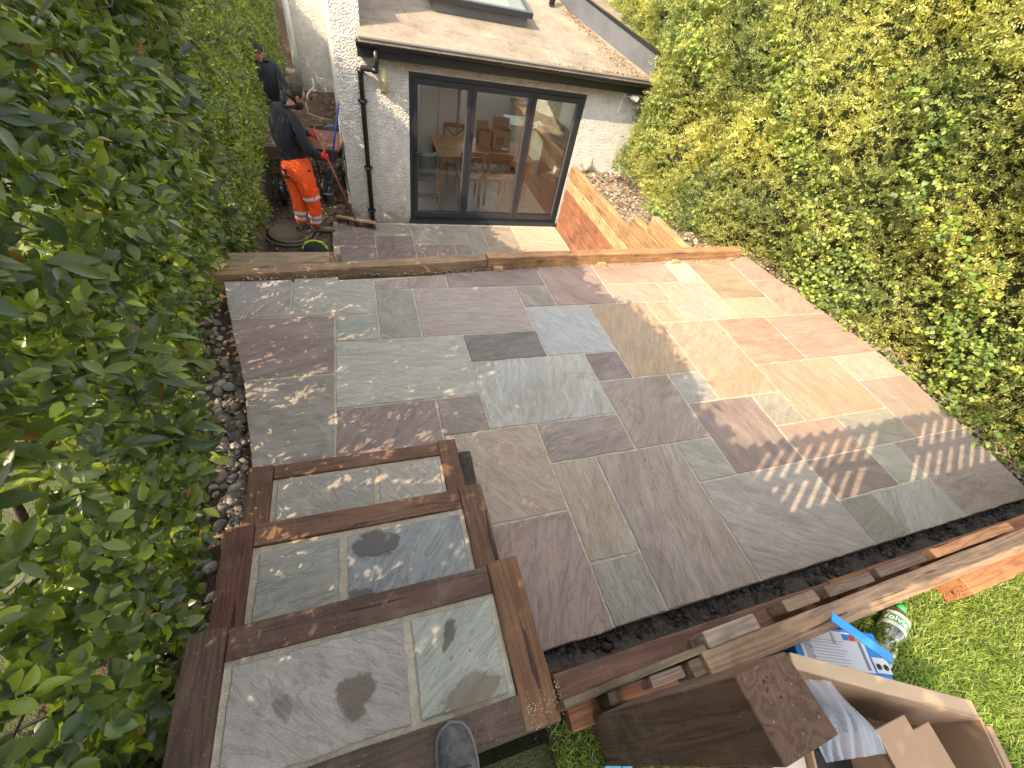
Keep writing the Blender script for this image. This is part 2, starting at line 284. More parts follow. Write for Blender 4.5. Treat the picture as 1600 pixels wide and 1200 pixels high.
def leftz(X,Y): return -.17+.03*snoise(X,Y,s=3,seed=2)+.012*snoise(X,Y,s=14,seed=3)
grid('border_soil',-1.99,-1.2,-3.4,1.72,leftz,SOIL,.03)
grid('hedge_bank',-14,-1.985,-9,14,lambda X,Y:np.where(Y>2.9,np.where(X>-2.5,-1.42,-.75),-.2)+.03*snoise(X,Y,s=2,seed=5),LAWNB,.25)
grid('side_bank',2.86,14,-1.2,14,lambda X,Y:-.13+.0*X-.25*np.clip((Y-2.6)/1.2,0,1)+.03*snoise(X,Y,s=3,seed=6)+.012*snoise(X,Y,s=16,seed=7),mk_soil('rubble_soil',(.16,.12,.08),(.42,.34,.25),16),.06)
grid('lawn',-.24,14,-9,-1.45,lambda X,Y:.42+.015*snoise(X,Y,s=2,seed=8),LAWNB,.12)
grid('upper_lawn_west',-14,-.2,-9,-1.5,lambda X,Y:.40+.015*snoise(X,Y,s=2,seed=9),LAWNB,.15)
# mud channel between patio and sleepers
grid('mud_channel',-.3,4.4,-1.36,-1.12,lambda X,Y:-.07+.022*snoise(X,Y,s=7,seed=12)+.012*snoise(X,Y,s=30,seed=13)+.06*np.clip((-1.22-Y)/.1,0,1)*(.6+.5*snoise(X,Y,s=9,seed=14)),MUD,.012)
# ---------------------------------------------------------------- patio
patio=empty('patio'); tag(patio,kind='structure')
def lx(y): return -5.6+(y-5.6)*(-1.26/5.5)*1.0 if False else np.interp(y,[-2,-.2,2.04,4.02,6],[-4.1,-4.3,-4.76,-5.25,-5.7])
def rx(y): return float(np.interp(y,[-3.8,-2,0,1,3,5,6.6],[12.62,12.95,13.15,13.1,12.85,12.45,12.2]))
PUR=((.17,.125,.12),(.24,.185,.175)); PNK=((.33,.235,.19),(.40,.32,.27)); PAL=((.40,.40,.37),(.46,.44,.40)); GRN=((.26,.27,.235),(.33,.325,.28))
BUF=((.42,.32,.20),(.48,.39,.27)); DRK=((.095,.10,.105),(.13,.13,.13)); BLU=((.33,.35,.37),(.40,.41,.42)); BRN=((.22,.155,.125),(.30,.22,.18)); OLV=((.24,.235,.19),(.30,.28,.23)); SND=((.42,.34,.26),(.38,.30,.24)); TAN=((.30,.24,.16),(.33,.30,.27)); ORG=((.46,.29,.18),(.44,.34,.26))
SL=[([(-9,4),(-4,4),(-4,5.55),(-9,5.4)],((.30,.27,.27),(.34,.32,.32))),([(-4,4),(-2,4),(-2,5.45),(-2.88,5.43),(-2.88,5.64),(-4,5.58)],((.34,.32,.28),(.38,.37,.34))),
 ([(-9,2),(-3,2),(-3,4),(-9,4)],PUR),([(-9,-1),(-3,-1),(-3,2),(-9,2)],((.21,.20,.185),(.27,.255,.235))),((-3,1,0,3),((.38,.39,.355),(.43,.42,.38))),((-3,-1,-1,1),PUR),((-1,0,0,1),((.17,.135,.135),(.21,.17,.165))),
 ((-3,3,-2,4),((.25,.27,.24),(.29,.30,.26))),((-2,3,-1,5),GRN[:1]+((.22,.22,.19),)),((-1,3,2,5),((.30,.235,.22),(.36,.32,.31))),([(-2,5),(0,5),(0,5.7),(-2,5.42)],((.27,.2,.19),(.33,.28,.27))),([(0,5),(3,5),(3,5.98),(0,5.74)],PUR),((2,4,3,5),((.20,.18,.17),(.25,.225,.2))),
 ((0,2,2,3),DRK),((0,0,3,2),((.41,.42,.41),(.46,.455,.43))),((2,2,4,4),BLU),((3,1,4,2),((.14,.11,.115),(.18,.15,.15))),((-1,-2,1,0),SND),((1,-1,3,0),((.20,.165,.155),(.27,.225,.21))),((-1,-4.02,1,-2),((.25,.2,.185),(.30,.215,.19))),
 ((1,-3,2,-1),TAN),((1,-4,2,-3),((.25,.235,.215),(.29,.27,.245))),((2,-4,4,-1),((.23,.185,.165),(.31,.265,.24))),((4,-2,5,-1),((.26,.26,.215),(.30,.295,.25))),((3,-1,5,1),((.24,.19,.175),(.28,.235,.215))),((4,-4,7,-2),((.29,.26,.24),(.33,.31,.295))),((5,-2,7,0),PUR),((7,-1,8,0),OLV),
 ([(3,4),(5,4),(5,6.15),(3,6)],((.20,.145,.14),(.33,.22,.19))),((4,1,6,4),((.36,.28,.2),(.44,.31,.2))),((5,0,6,1),((.27,.27,.25),(.33,.32,.3))),([(5,5),(8,5),(8,6.3),(5,6.16)],((.36,.24,.19),(.42,.31,.24))),([(8,5),(9,5),(9,6.38),(8,6.32)],((.40,.40,.33),(.46,.44,.38))),
 ([(9,4),(11,4),(11,6.52),(9,6.4)],((.26,.185,.115),(.34,.26,.17))),([(11,5),(14,5),(14,6.75),(11,6.55)],((.38,.25,.2),(.44,.32,.27))),((5,4,7,5),((.34,.22,.17),(.42,.33,.27))),((7,3,9,5),((.44,.36,.30),(.48,.40,.32))),((9,3,11,4),BUF),([(11,3),(14,3),(14,5),(11,5)],((.38,.24,.18),(.44,.34,.27))),
 ((6,3,7,4),BUF),((6,0,8,3),ORG),((8,1,10,3),((.35,.21,.14),(.42,.30,.22))),([(10,1),(14,1),(14,3),(10,3)],((.36,.235,.19),(.42,.3,.24))),([(8,-1),(11,-1),(11,1),(8,1)],((.42,.27,.17),(.46,.34,.24))),([(11,0),(14,0),(14,1),(11,1)],((.44,.36,.28),(.48,.42,.35))),
 ([(11,-2),(14,-2),(14,0),(11,0)],((.38,.27,.2),(.3,.25,.22))),((7,-2,9,-1),((.34,.23,.18),(.27,.2,.18))),((9,-2,11,-1),((.30,.27,.2),(.25,.24,.21))),((7,-3,9,-2),((.17,.135,.125),(.21,.165,.15))),((9,-3,10,-2),GRN),([(10,-4),(14,-4),(14,-2),(10,-2)],((.22,.18,.175),(.27,.225,.21))),((7,-4,8,-3),((.19,.195,.175),(.23,.22,.19))),((8,-4,10,-3),((.26,.27,.25),(.34,.34,.32)))]
def clipx(pts):
    """clip polygon (grid units) to the slanting left/right patio edges"""
    def side(poly,f):
        out=[]
        for i in range(len(poly)):
            a,b=poly[i],poly[(i+1)%len(poly)]; fa,fb=f(a),f(b)
            if fa>=0: out.append(a)
            if fa*fb<0:
                t=fa/(fa-fb); out.append((a[0]+t*(b[0]-a[0]),a[1]+t*(b[1]-a[1])))
        return out
    p=side(pts,lambda q:q[0]-lx(q[1])); return side(p,lambda q:rx(q[1])-q[0])
def inset(pts,d,rag=0):
    n=len(pts); cx=sum(p[0] for p in pts)/n; out=[]
    A=sum(pts[i][0]*pts[(i+1)%n][1]-pts[(i+1)%n][0]*pts[i][1] for i in range(n)); s=1 if A>0 else -1
    for i in range(n):
        a=Vector(pts[i-1]);b=Vector(pts[i]);c=Vector(pts[(i+1)%n]); d1=(b-a).normalized();d2=(c-b).normalized()
        n1=Vector((-d1.y,d1.x))*s;n2=Vector((-d2.y,d2.x))*s; k=n1+n2; k=k/max(.3,k.dot(n1)) if k.length>1e-6 else n1
        out.append((b.x+k.x*d,b.y+k.y*d))
    # ragged riven edge: subdivide
    res=[]; 
    for i in range(n):
        a=Vector(out[i]);b=Vector(out[(i+1)%n]);L=(b-a).length; m=max(1,int(L/.035)); nn=Vector((-(b-a).y,(b-a).x)).normalized()
        ph=random.random()*9
        for k in range(m):
            t=k/m; w=0 if k==0 else (math.sin(t*L*17+ph)*.0016+random.uniform(-.0022,.0022))
            res.append(tuple(a+(b-a)*t+nn*w))
    return res
def slab(pts,cols,z,parent,thick=.035,gap=.0068,name='paving_slab',tilt=True):
    cx=sum(p[0] for p in pts)/len(pts); cy=sum(p[1] for p in pts)/len(pts)
    q=inset([(x-cx,y-cy) for x,y in pts],gap); dz=random.uniform(-.0015,.0015) if tilt else 0
    o=MB().poly(q,-thick,0).build(name,STONE,parent,bevel=.004,loc=(cx,cy,z+dz),color=cols[0])
    o.modifiers['bevel'].segments=1; o.modifiers['bevel'].angle_limit=math.radians(60)
    o['c2']=[*cols[1]]; return o
for s in SL:
    p=s[0]; cols=s[1]
    if not isinstance(p,list): x0,y0,x1,y1=p; p=[(x0,y0),(x1,y0),(x1,y1),(x0,y1)]
    p=clipx(p); cols=tuple(tuple((q*.8+w_*.2)*(.98-.13*(c[0]>.34)) for q,w_ in zip(c,(.31,.255,.205))) for c in cols); slab([(x*U,y*U) for x,y in p],cols,0,patio)
bedp=[(lx(y)+.05,y) for y in (-.3,2,4,5.35)]+[(0,5.65),(6,6.1),(12.1,6.5)]+[(rx(y)-.03,y) for y in (5,3,1,0,-2,-3.97)]+[(-1,-3.98),(-1,-.3)]
b=MB().poly([(x*U,y*U) for x,y in bedp][::-1],-.16,-.006).build('mortar_bed',MORTAR,patio)
# lower patio
lower=empty('lower_patio',(0,0,0)); tag(lower,kind='structure')
LS=[((-.5,4.9,.08,5.25),((.26,.245,.22),(.3,.29,.27))),((-.5,3.6,.08,4.9),((.2,.155,.145),(.25,.2,.185))),((.08,4.63,.98,5.25),((.25,.225,.2),(.31,.29,.265))),((.08,3.4,.71,4.63),((.21,.17,.16),(.25,.21,.19))),((.71,4.33,.98,4.63),((.2,.165,.155),(.23,.2,.18))),((.71,3.4,1.0,4.33),((.2,.18,.16),(.24,.21,.19))),
 ((.98,4.2,1.28,5.25),((.24,.22,.19),(.28,.26,.22))),((.98,3.4,1.6,4.2),PUR),((1.28,4.2,1.85,5.25),((.26,.22,.18),(.32,.27,.22))),((1.85,4.75,2.72,5.25),((.38,.31,.23),(.43,.36,.28))),((1.85,4.1,2.7,4.75),((.36,.28,.21),(.42,.34,.26))),((1.6,3.4,2.7,4.1),((.33,.25,.2),(.38,.3,.23))),
 ((-1.12,4.57,-.5,5.2),((.2,.16,.155),(.24,.2,.19))),((-1.02,3.95,-.5,4.57),((.19,.15,.145),(.23,.185,.175)))]
for (x0,y0,x1,y1),c in LS: slab([(x0,y0),(x1,y0),(x1,y1),(x0,y1)],c,ZL,lower,name='lower_slab')
MB().b(-1.1,2.74,3.2,5.3,ZL-.1,ZL-.006).build('lower_mortar_bed',MORTAR,lower)
# ---------------------------------------------------------------- sleepers
def beam(name,p,q,w,h,color,parent=None,mat=None,bev=.005,base=True):
    """timber with its grain on local X, p->q along the centre of its top face"""
    p=Vector(p);q=Vector(q);d=q-p;L=d.length
    mb=MB(); n=max(1,int(L/.12)); V=[];F=[]
    for i in range(n+1):
        x=-L/2+L*i/n; jy=random.uniform(-.002,.002);jz=random.uniform(-.0015,.0015)
        V+=[(x,-w/2+jy,-h),(x,w/2+jy,-h),(x,w/2+jy,jz),(x,-w/2+jy,jz)]
    for i in range(n):
        a=4*i
        for k in range(4): F.append((a+k,a+(k+1)%4,a+4+(k+1)%4,a+4+k))
    F+=[(0,3,2,1),(4*n,4*n+1,4*n+2,4*n+3)]; mb.add(V,F)
    o=mb.build(name,mat or WOOD,parent,bevel=bev,color=color)
    o.location=(p+q)/2; o.rotation_euler=(0,-math.atan2(d.z,math.hypot(d.x,d.y)),math.atan2(d.y,d.x)); return o
RED=(.105,.043,.025); DK=(.075,.040,.028); MID=(.125,.064,.036); YEL=(.46,.27,.10); ORA=(.36,.17,.07); GRY=(.19,.14,.10)
def step(name,label,x0,x1,ix0,ix1,yf,yfi,yn,z,cols,slabs,hh,near=None,left_y=None,tops=None,lc=None,rc=None):
    t=empty(name,((x0+x1)/2,(yf+yn)/2,z-hh)); tag(t,label,'garden step','timber framed garden steps'); o=t.location
    def L(v): return (v[0]-o[0],v[1]-o[1],v[2]-o[2])
    beam('front_sleeper',L((ix0+.002,(yf+yfi)/2,z)),L((ix1-.002,(yf+yfi)/2,z)),abs(yf-yfi),hh,cols[0],t)
    beam('side_sleeper',L(((x0+ix0)/2,yn,z+.002)),L(((x0+ix0)/2,yf+.004,z+.002)),ix0-x0,hh,cols[1],t)
    beam('side_sleeper',L(((x1+ix1)/2,yn,z+.002)),L(((x1+ix1)/2,yf+.012,z+.002)),x1-ix1,hh,cols[2],t)
    if near: beam('rear_sleeper',L((ix0+.002,near[0],z)),L((near[2],near[0],z)),near[1],hh,cols[3],t)
    for (a,b_,c,d),cc in slabs:
        slab([(a-o[0],b_-o[1]),(c-o[0],b_-o[1]),(c-o[0],d-o[1]),(a-o[0],d-o[1])],cc,z-.006-o[2],t,name='step_slab')
    MB().b(ix0+.001-o[0],ix1-.001-o[0],yn+.01-o[1],yfi-.001-o[1],z-.12-o[2],z-.013-o[2]).build('mortar',MORTAR,t)
    return t
step('timber_step','lowest step of the timber steps, pale slabs dappled with sun in a brown frame',-1.30,-.26,-1.19,-.36,-.12,-.20,-.545,.12,[MID,MID,MID],[((-1.175,-.56,-.715,-.215),((.27,.25,.23),(.31,.29,.26))),((-.70,-.56,-.375,-.215),((.31,.28,.25),(.35,.32,.28)))],.22)
step('timber_step','middle step of the timber steps, with a dark damp patch on its blue grey slab',-1.30,-.22,-1.19,-.33,-.52,-.615,-.975,.30,[MID,RED,MID],[((-1.17,-.97,-.86,-.635),((.25,.25,.225),(.28,.275,.25))),((-.84,-.97,-.345,-.635),((.22,.235,.245),(.26,.27,.275)))],.30)
st3=step('timber_landing','top landing of the timber steps, two large pale slabs framed in brown sleepers',-1.28,-.20,-1.17,-.32,-.955,-1.05,-1.46,.50,[(.078,.042,.030),(.072,.042,.030),(.15,.072,.032),(.072,.047,.036)],[((-1.155,-1.355,-.64,-1.06),((.27,.25,.235),(.31,.295,.275))),((-.625,-1.355,-.335,-1.06),((.27,.29,.255),(.31,.325,.29)))],.4,near=(-1.412,.1,-.205))
st3['category']='landing'
# damp patches on slabs (stains with their own outline, a few mm of water film)
def blob(name,cx,cy,z,rx_,ry,mat,parent=None,n=60,seed=0,rot=0,rag=.12):
    r=random.Random(seed); ph=[(r.uniform(0,6.28),r.uniform(.3,1)) for _ in range(9)]; pts=[]
    for i in range(n):
        t=2*math.pi*i/n; k=1+rag*sum(a*math.sin((j+2)*t+p)/(j*.6+1.2) for j,(p,a) in enumerate(ph)); x=rx_*k*math.cos(t);y=ry*k*math.sin(t)
        pts.append((cx+x*math.cos(rot)-y*math.sin(rot),cy+x*math.sin(rot)+y*math.cos(rot)))
    return MB().poly(pts,z,z+.0008).build(name,mat,parent)
WET=plain('damp_stone',(.095,.085,.08),.3,bump=.4,scale=60,var=.2); GRIME=plain('dried_mud',(.17,.125,.095),.7,bump=.5,scale=60,var=.3)
def stainmat(name,c,rough,seed,amt=.9):
    m,t,ns,ls,bs=newmat(name); bs.inputs['Base Color'].default_value=(*c,1); bs.inputs['Roughness'].default_value=rough
    tc=nd(ns,'ShaderNodeTexCoord'); ln=nd(ns,'ShaderNodeVectorMath',operation='LENGTH'); ls.new(tc.outputs['Object'],ln.inputs[0])
    ad=nd(ns,'ShaderNodeVectorMath',operation='ADD'); ad.inputs[1].default_value=(seed,seed*2.3,0); ls.new(tc.outputs['Object'],ad.inputs[0])
    no=nd(ns,'ShaderNodeTexNoise'); no.inputs['Scale'].default_value=1.6; no.inputs['Detail'].default_value=9; no.inputs['Roughness'].default_value=.62; ls.new(ad.outputs[0],no.inputs['Vector'])
    m1=nd(ns,'ShaderNodeMath',operation='MULTIPLY_ADD'); m1.inputs[1].default_value=1.5; ls.new(no.outputs[0],m1.inputs[0]); ls.new(ln.outputs['Value'],m1.inputs[2])
    r=ramp(ns,(.0,(1,1,1)),(1.,(0,0,0))); mr=nd(ns,'ShaderNodeMapRange'); mr.inputs[1].default_value=1.36; mr.inputs[2].default_value=1.50; mr.inputs[3].default_value=amt; mr.inputs[4].default_value=0; ls.new(m1.outputs[0],mr.inputs[0])
    ls.new(mr.outputs[0],bs.inputs['Alpha']); return m
for k_,(lab_,x_,y_,z_,a_,b_,c_,ro_,am_,rt_) in enumerate((('dark damp patch on the blue grey slab of the middle step',-.72,-.70,.2972,.125,.078,(.075,.068,.062),.3,.85,0),('dark damp stain in the corner of the slab beside the mortar joint',-.79,-.92,.2976,.085,.075,(.08,.072,.065),.35,.7,.3),
  ('brown mud stain on the large landing slab',-.80,-1.235,.4972,.085,.075,(.12,.085,.068),.7,.55,.9),('small brown smear on the large landing slab left of the mud stain',-1.0,-1.21,.4972,.03,.05,(.13,.09,.07),.7,.3,.4),('dusty brown stain spreading over the near edge of the pale green slab',-.46,-1.32,.4972,.14,.07,(.20,.15,.10),.8,.45,.1),('sooty specks on the pale green landing slab',-.50,-1.14,.4976,.028,.065,(.07,.055,.04),.8,.5,-.5))):
    V=[(math.cos(2*math.pi*j_/40),math.sin(2*math.pi*j_/40),0) for j_ in range(40)]
    o=MB().add(V,[tuple(range(40))]).build('stain',stainmat('stain_%d'%k_,c_,ro_,k_*3.7+1,am_),None,loc=(x_,y_,z_),rot=(0,0,rt_)); o.scale=(a_,b_,1); tag(o,lab_,'stain')
# dark board standing beside the steps
o=beam('timber_offcut',(-.222,-.50,.035),(-.205,-.15,.035),.07,.05,(.05,.042,.035),mat=DWOOD); tag(o,'short black weathered timber wedged beside the lowest step','timber offcut')
# sleeper edging between the two patios
edg=empty('sleeper_edging',(0,0,0)); tag(edg,'long timber edging beam along the house side of the main patio, drop behind it','timber edging')
def yf(x): return 1.715+.048*(x+1.64)
beam('sleeper',(-1.78,yf(-1.78)+.05,.028),(.405,yf(.405)+.05,.09),.1,.2,(.25,.165,.10),edg)
beam('sleeper',(.415,yf(.415)+.055,.105),(3.55,yf(3.55)+.055,.105),.1,.2,(.34,.19,.09),edg)
for x in (.47,1.6,2.55,3.35): beam('sleeper_block',(x,yf(x)-.025,.03),(x+.09,yf(x)-.021,.03),.045,.12,(.42,.31,.17),edg)
for dz in (-.12,-.325,-.53,-.735,-.94,-1.145): beam('sleeper',(-.93,yf(-.93)+.06,dz),(2.7,yf(2.7)+.06,dz),.1,.2,ORA,edg)
# descending stairs left
sta=empty('timber_stairs',(-1.5,2.4,ZL)); tag(sta,'muddy brown timber stairs going down beside the left hedge to the lower path','stairs')
def LS_(v): return (v[0]+1.5,v[1]-2.4,v[2]-ZL)
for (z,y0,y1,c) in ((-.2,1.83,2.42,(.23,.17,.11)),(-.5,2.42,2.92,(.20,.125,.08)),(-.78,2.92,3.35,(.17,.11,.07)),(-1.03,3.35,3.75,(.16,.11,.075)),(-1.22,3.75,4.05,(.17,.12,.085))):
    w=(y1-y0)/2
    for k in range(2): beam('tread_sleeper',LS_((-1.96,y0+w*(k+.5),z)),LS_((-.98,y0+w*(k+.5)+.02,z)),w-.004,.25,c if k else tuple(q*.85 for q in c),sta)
o=beam('timber_board',(-2.02,2.4,-.52),(-2.02,3.95,-.52),.07,.85,(.34,.155,.09)); tag(o,'orange stained timber panel standing beside the stairs under the left hedge','timber panel')
# right retaining wall of sleepers
rw=empty('sleeper_retaining_wall',(2.79,2,ZL)); tag(rw,'stepped orange sleeper retaining wall right of the glass doors','retaining wall')
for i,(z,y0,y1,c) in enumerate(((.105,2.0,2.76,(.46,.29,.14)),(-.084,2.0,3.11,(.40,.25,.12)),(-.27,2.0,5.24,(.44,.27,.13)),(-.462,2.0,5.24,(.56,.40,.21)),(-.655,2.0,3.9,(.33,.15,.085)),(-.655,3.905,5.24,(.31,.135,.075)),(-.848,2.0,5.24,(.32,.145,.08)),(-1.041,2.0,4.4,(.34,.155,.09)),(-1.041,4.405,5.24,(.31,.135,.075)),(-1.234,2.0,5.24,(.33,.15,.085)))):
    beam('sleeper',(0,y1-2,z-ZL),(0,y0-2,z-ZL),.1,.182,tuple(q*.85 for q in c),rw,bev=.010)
# sleepers holding up the lawn
lw=empty('lawn_retaining_wall',(1.6,-1.39,-.1)); tag(lw,'low sleeper wall holding up the lawn along the muddy channel','retaining wall')
beam('sleeper',(-1.79,0,.6),(-.52,0,.6),.1,.2,(.15,.075,.05),lw); beam('sleeper',(-.513,.003,.602),(2.4,.003,.602),.1,.2,(.26,.115,.055),lw)
beam('sleeper',(-1.79,.002,.398),(2.4,.002,.398),.1,.2,(.10,.055,.04),lw); beam('sleeper',(-1.79,0,.196),(2.4,0,.196),.1,.25,(.09,.05,.035),lw)
def loose(label,p,q,w,h,c,mat=None,cat='timber',name='timber_offcut',group=None):
    o=beam(name,p,q,w,h,c,mat=mat); return tag(o,label,cat,group)
loose('long pale sleeper with wavy grain lying along the edge of the lawn',(.30,-1.458,.605),(2.9,-1.425,.605),.078,.10,(.27,.18,.115),cat='sleeper',name='sleeper')
loose('sleeper with a broken splintered end lying on the grass at the right edge',(1.70,-1.512,.548),(3.4,-1.50,.548),.075,.13,(.36,.16,.07),cat='sleeper',name='sleeper')
loose('sleeper lying flat under the cut blocks on the grass side of the low wall',(-.17,-1.468,.475),(.29,-1.468,.475),.06,.08,(.34,.15,.07),cat='sleeper',name='sleeper')
loose('thin olive brown board on edge beside the landing',(-.21,-1.428,.60),(.33,-1.412,.60),.022,.12,(.17,.135,.085),DWOOD,name='timber_board',cat='board')
loose('pale sawn block end nearest the thin olive board',(.335,-1.395,.612),(.565,-1.391,.612),.05,.11,(.30,.25,.20),DWOOD)
loose('cut block on the low wall, second of the row after the pale one',(.72,-1.377,.60),(.89,-1.377,.60),.042,.098,(.20,.135,.09))
loose('cut block with dark cut marks in the middle of the row on the low wall',(.94,-1.376,.60),(1.20,-1.376,.60),.040,.098,(.17,.12,.085))
loose('cut block lying half in sun at the right of the row on the low wall',(1.24,-1.374,.60),(1.545,-1.370,.60),.038,.098,(.12,.08,.06))
loose('sunlit orange block farthest along the row on the low wall',(1.60,-1.372,.60),(2.2,-1.368,.60),.04,.098,(.40,.2,.09))
loose('thin dark upright block in the gap beside the landing',(-.063,-1.452,.585),(-.03,-1.452,.585),.038,.11,(.12,.09,.065),DWOOD)
loose('pinkish brown block in the gap behind the thin board',(.11,-1.450,.55),(.24,-1.448,.55),.035,.08,(.27,.20,.16),DWOOD)
loose('square dark block in front of the pale sawn block end',(.245,-1.453,.59),(.297,-1.453,.59),.05,.12,(.10,.075,.05),DWOOD)
# upright post close to the camera: grain on local X -> stand it up
po=MB().box((0,0,0),(.87,.126,.128)).build('fence_post',DWOOD,None,bevel=.004,color=(.125,.076,.05)); po.rotation_euler=(0,-math.pi/2,math.radians(3)); po.location=(-.028,-1.537,.865)
tag(po,'thick rough upright post rising beside the landing, seen from above with its sawn end','post')
# ---------------------------------------------------------------- house extension
hs=empty('house_extension',(0,YH,ZL)); tag(hs,'white pebbledashed single storey extension with brown felt roof and black gutter','house extension')
def H(x,y,z): return (x,y-YH,z-ZL)
def hb(mb,x0,x1,y0,y1,z0,z1): return mb.b(x0,x1,y0-YH,y1-YH,z0-ZL,z1-ZL)
RS12=math.tan(math.radians(12)); 
def rz(y): return 1.04+(y-5.12)*RS12
DX0,DX1,DZ1=.11,2.77,.715
m=MB(); hb(m,-.80,DX0,YH,YH+.25,ZL-.2,.98); hb(m,DX1,3.80,YH,YH+.25,ZL-.2,.98); hb(m,DX0,DX1,YH,YH+.25,DZ1,.98)
m.build('wall',PEB,hs)
m=MB(); 
for zc in (.755,): hb(m,-.1,3.2,YH-.012,YH+.001,.735,.81)
m.build('lintel_band',mk_pebble('pebbledash_band',(.55,.5,.42)),hs)
# long side wall, raised left pier, rear main wall
m=MB(); m.poly([(-.80,YH+.25-YH),(-.46,.25),(-.70,6.1),(-1.04,6.1)],-.2,4.6); hb(m,-.80,-.46,YH+.02,YH+.25,.98,1.7)
m.build('side_wall',PEB,hs)
m=MB(); m.poly([(-1.04,6.1),(-1.85,6.1),(-1.85,6.4),(-1.04,6.4)][::-1],-.2,4.2); m.build('rear_wall',PEB,hs)
m=MB(); m.tube([H(-1.80,11.40,2.8),H(-1.78,11.40,-.4),H(-1.76,11.38,-1.1)],.055,10); m.build('soil_pipe',plain('grey_white_pipe',(.5,.52,.55),.4),hs)
# side wall plinth and cable
m=MB(); m.tube([H(-.83,5.9,ZL+.02),H(-.9,7.6,ZL+.05),H(-.99,9.4,ZL+.06)],.02,8); m.build('plinth_pipe',plain('cream_plastic',(.5,.47,.4),.5),hs)
m=MB(); m.tube([H(-.86,6.5,-.2),H(-.89,6.6,-1.1),H(-.93,7.2,-1.3)],.011,6); m.build('cable',WHITE,hs)
# roof: sheet + battens, fascia, soffit, gutter
m=MB(); V=[(-.50,5.12),(3.74,5.12),(3.74,9.6),(-.70,9.6)]
V+=[(.56,6.2),(1.88,6.2),(1.88,7.76),(.56,7.76)]
top=[H(x,y,rz(y)+.0) for x,y in V]; bot=[H(x,y,rz(y)-.05) for x,y in V]
m.add(top+bot,[(0,1,5,4),(1,2,6,5),(2,3,7,6),(3,0,4,7),(8,12,13,9),(9,13,14,10),(10,14,15,11),(11,15,12,8),(0,8,9,1),(1,9,10,2),(2,10,11,3),(3,11,8,0),(4,5,13,12),(5,6,14,13),(6,7,15,14),(7,4,12,15)]); roof=m.build('roof',ROOF,hs); m2=MB(); m2.add([(p[0],p[1],p[2]-.06) for p in top],[(3,2,6,7),(0,1,5,4)[::-1],(1,2,6,5)[::-1],(3,0,4,7)[::-1]][1:]+[(7,6,2,3)]); m2.build('ceiling',WHITE,hs)
m=MB()
for ys_ in (5.62,8.3):
    m=MB(); pts=[H(-.46+.1*k_,ys_+.006*math.sin(k_*1.7),rz(ys_)+.0005) for k_ in range(int((3.3 if ys_<6 else 2.6)/.1)+1)]; m.tube(pts,.004,6,sm=True); m.build("felt_lap",ROOF,roof)
m=MB(); hb(m,-.52,3.76,5.15,5.19,.84,1.005); m.add([H(-.52,5.19,.84),H(-.52,5.33,.84),H(-.52,5.33,1.0),H(-.52,5.19,1.005),H(-.49,5.19,.84),H(-.49,5.33,.84),H(-.49,5.33,1.0),H(-.49,5.19,1.005)],[(0,1,2,3),(7,6,5,4),(0,4,5,1),(3,2,6,7),(1,5,6,2),(0,3,7,4)]); m.build('fascia',BLACK,hs)
m=MB(); hb(m,-.49,3.74,5.191,YH-.001,.845,.86); m.build('soffit',BLACK,hs)
m=MB(); V=[];F=[]; n=9
xs=[-.53,3.78]
for x in xs:
    for k in range(n):
        t=math.pi*k/(n-1); V.append(H(x,5.09-.055*math.cos(t),1.0-.055*math.sin(t)))
    for k in range(n):
        t=math.pi*(n-1-k)/(n-1); V.append(H(x,5.09-.050*math.cos(t),1.0-.050*math.sin(t)))
N=2*n
for k in range(N): F.append((k,(k+1)%N,N+(k+1)%N,N+k))
F+=[tuple(range(N))[::-1],tuple(range(N,2*N))]; m.add(V,F); gut=m.build('gutter',BLACK,hs)
for x in (-.35,.45,1.3,2.1,2.9,3.6):
    m=MB(); m.tube([H(x,5.09-.06*math.cos(t),1.0-.06*math.sin(t)) for t in [math.pi*k/8 for k in range(9)]],.006,6); m.build('bracket',BLACK,gut)
m=MB(); m.b(-.5,3.72,5.105-YH,5.135-YH,1.03-ZL,1.05-ZL); m.build('drip_trim',plain('grey_trim',(.22,.21,.2),.5),hs)
m=MB(); m.tube([H(-.31,5.09,.95),H(-.31,5.09,.80),H(-.33,5.12,.73),H(-.47,5.27,.70),H(-.50,5.29,.62),H(-.50,5.29,ZL+.01)],.034,12); dp=m.build('downpipe',BLACK,hs)
for z in (.3,-.55,-1.2):
    m=MB(); m.tube([H(-.50,5.29,z),H(-.50,5.29,z+.05)],.043,12); m.box(H(-.50,5.33,z+.025),(.12,.04,.03)); m.build('pipe_clip',BLACK,dp)
for z in (.66,.72):
    m=MB(); m.tube([H(-.50 if z<.7 else -.33,5.29 if z<.7 else 5.12,z-.025),H(-.50 if z<.7 else -.33,5.29 if z<.7 else 5.12,z+.03)],.041,12); m.build('pipe_collar',BLACK,dp)
SKYSHEEN,_t,_n,_l,_b=newmat('pale_skylight_glass'); _b.inputs['Base Color'].default_value=(.55,.6,.58,1); _b.inputs['Roughness'].default_value=.1; _b.inputs['Coat Weight'].default_value=.6; _tr=_n.new('ShaderNodeBsdfTransparent'); _tr.inputs[0].default_value=(.9,.95,.93,1); _mx=_n.new('ShaderNodeMixShader'); _mx.inputs[0].default_value=.18; _l.new(_tr.outputs[0],_mx.inputs[1]); _l.new(_b.outputs[0],_mx.inputs[2]); _l.new(_mx.outputs[0],_n['Material Output'].inputs[0])  # whitish share of the glass colour stands in for reflected sky
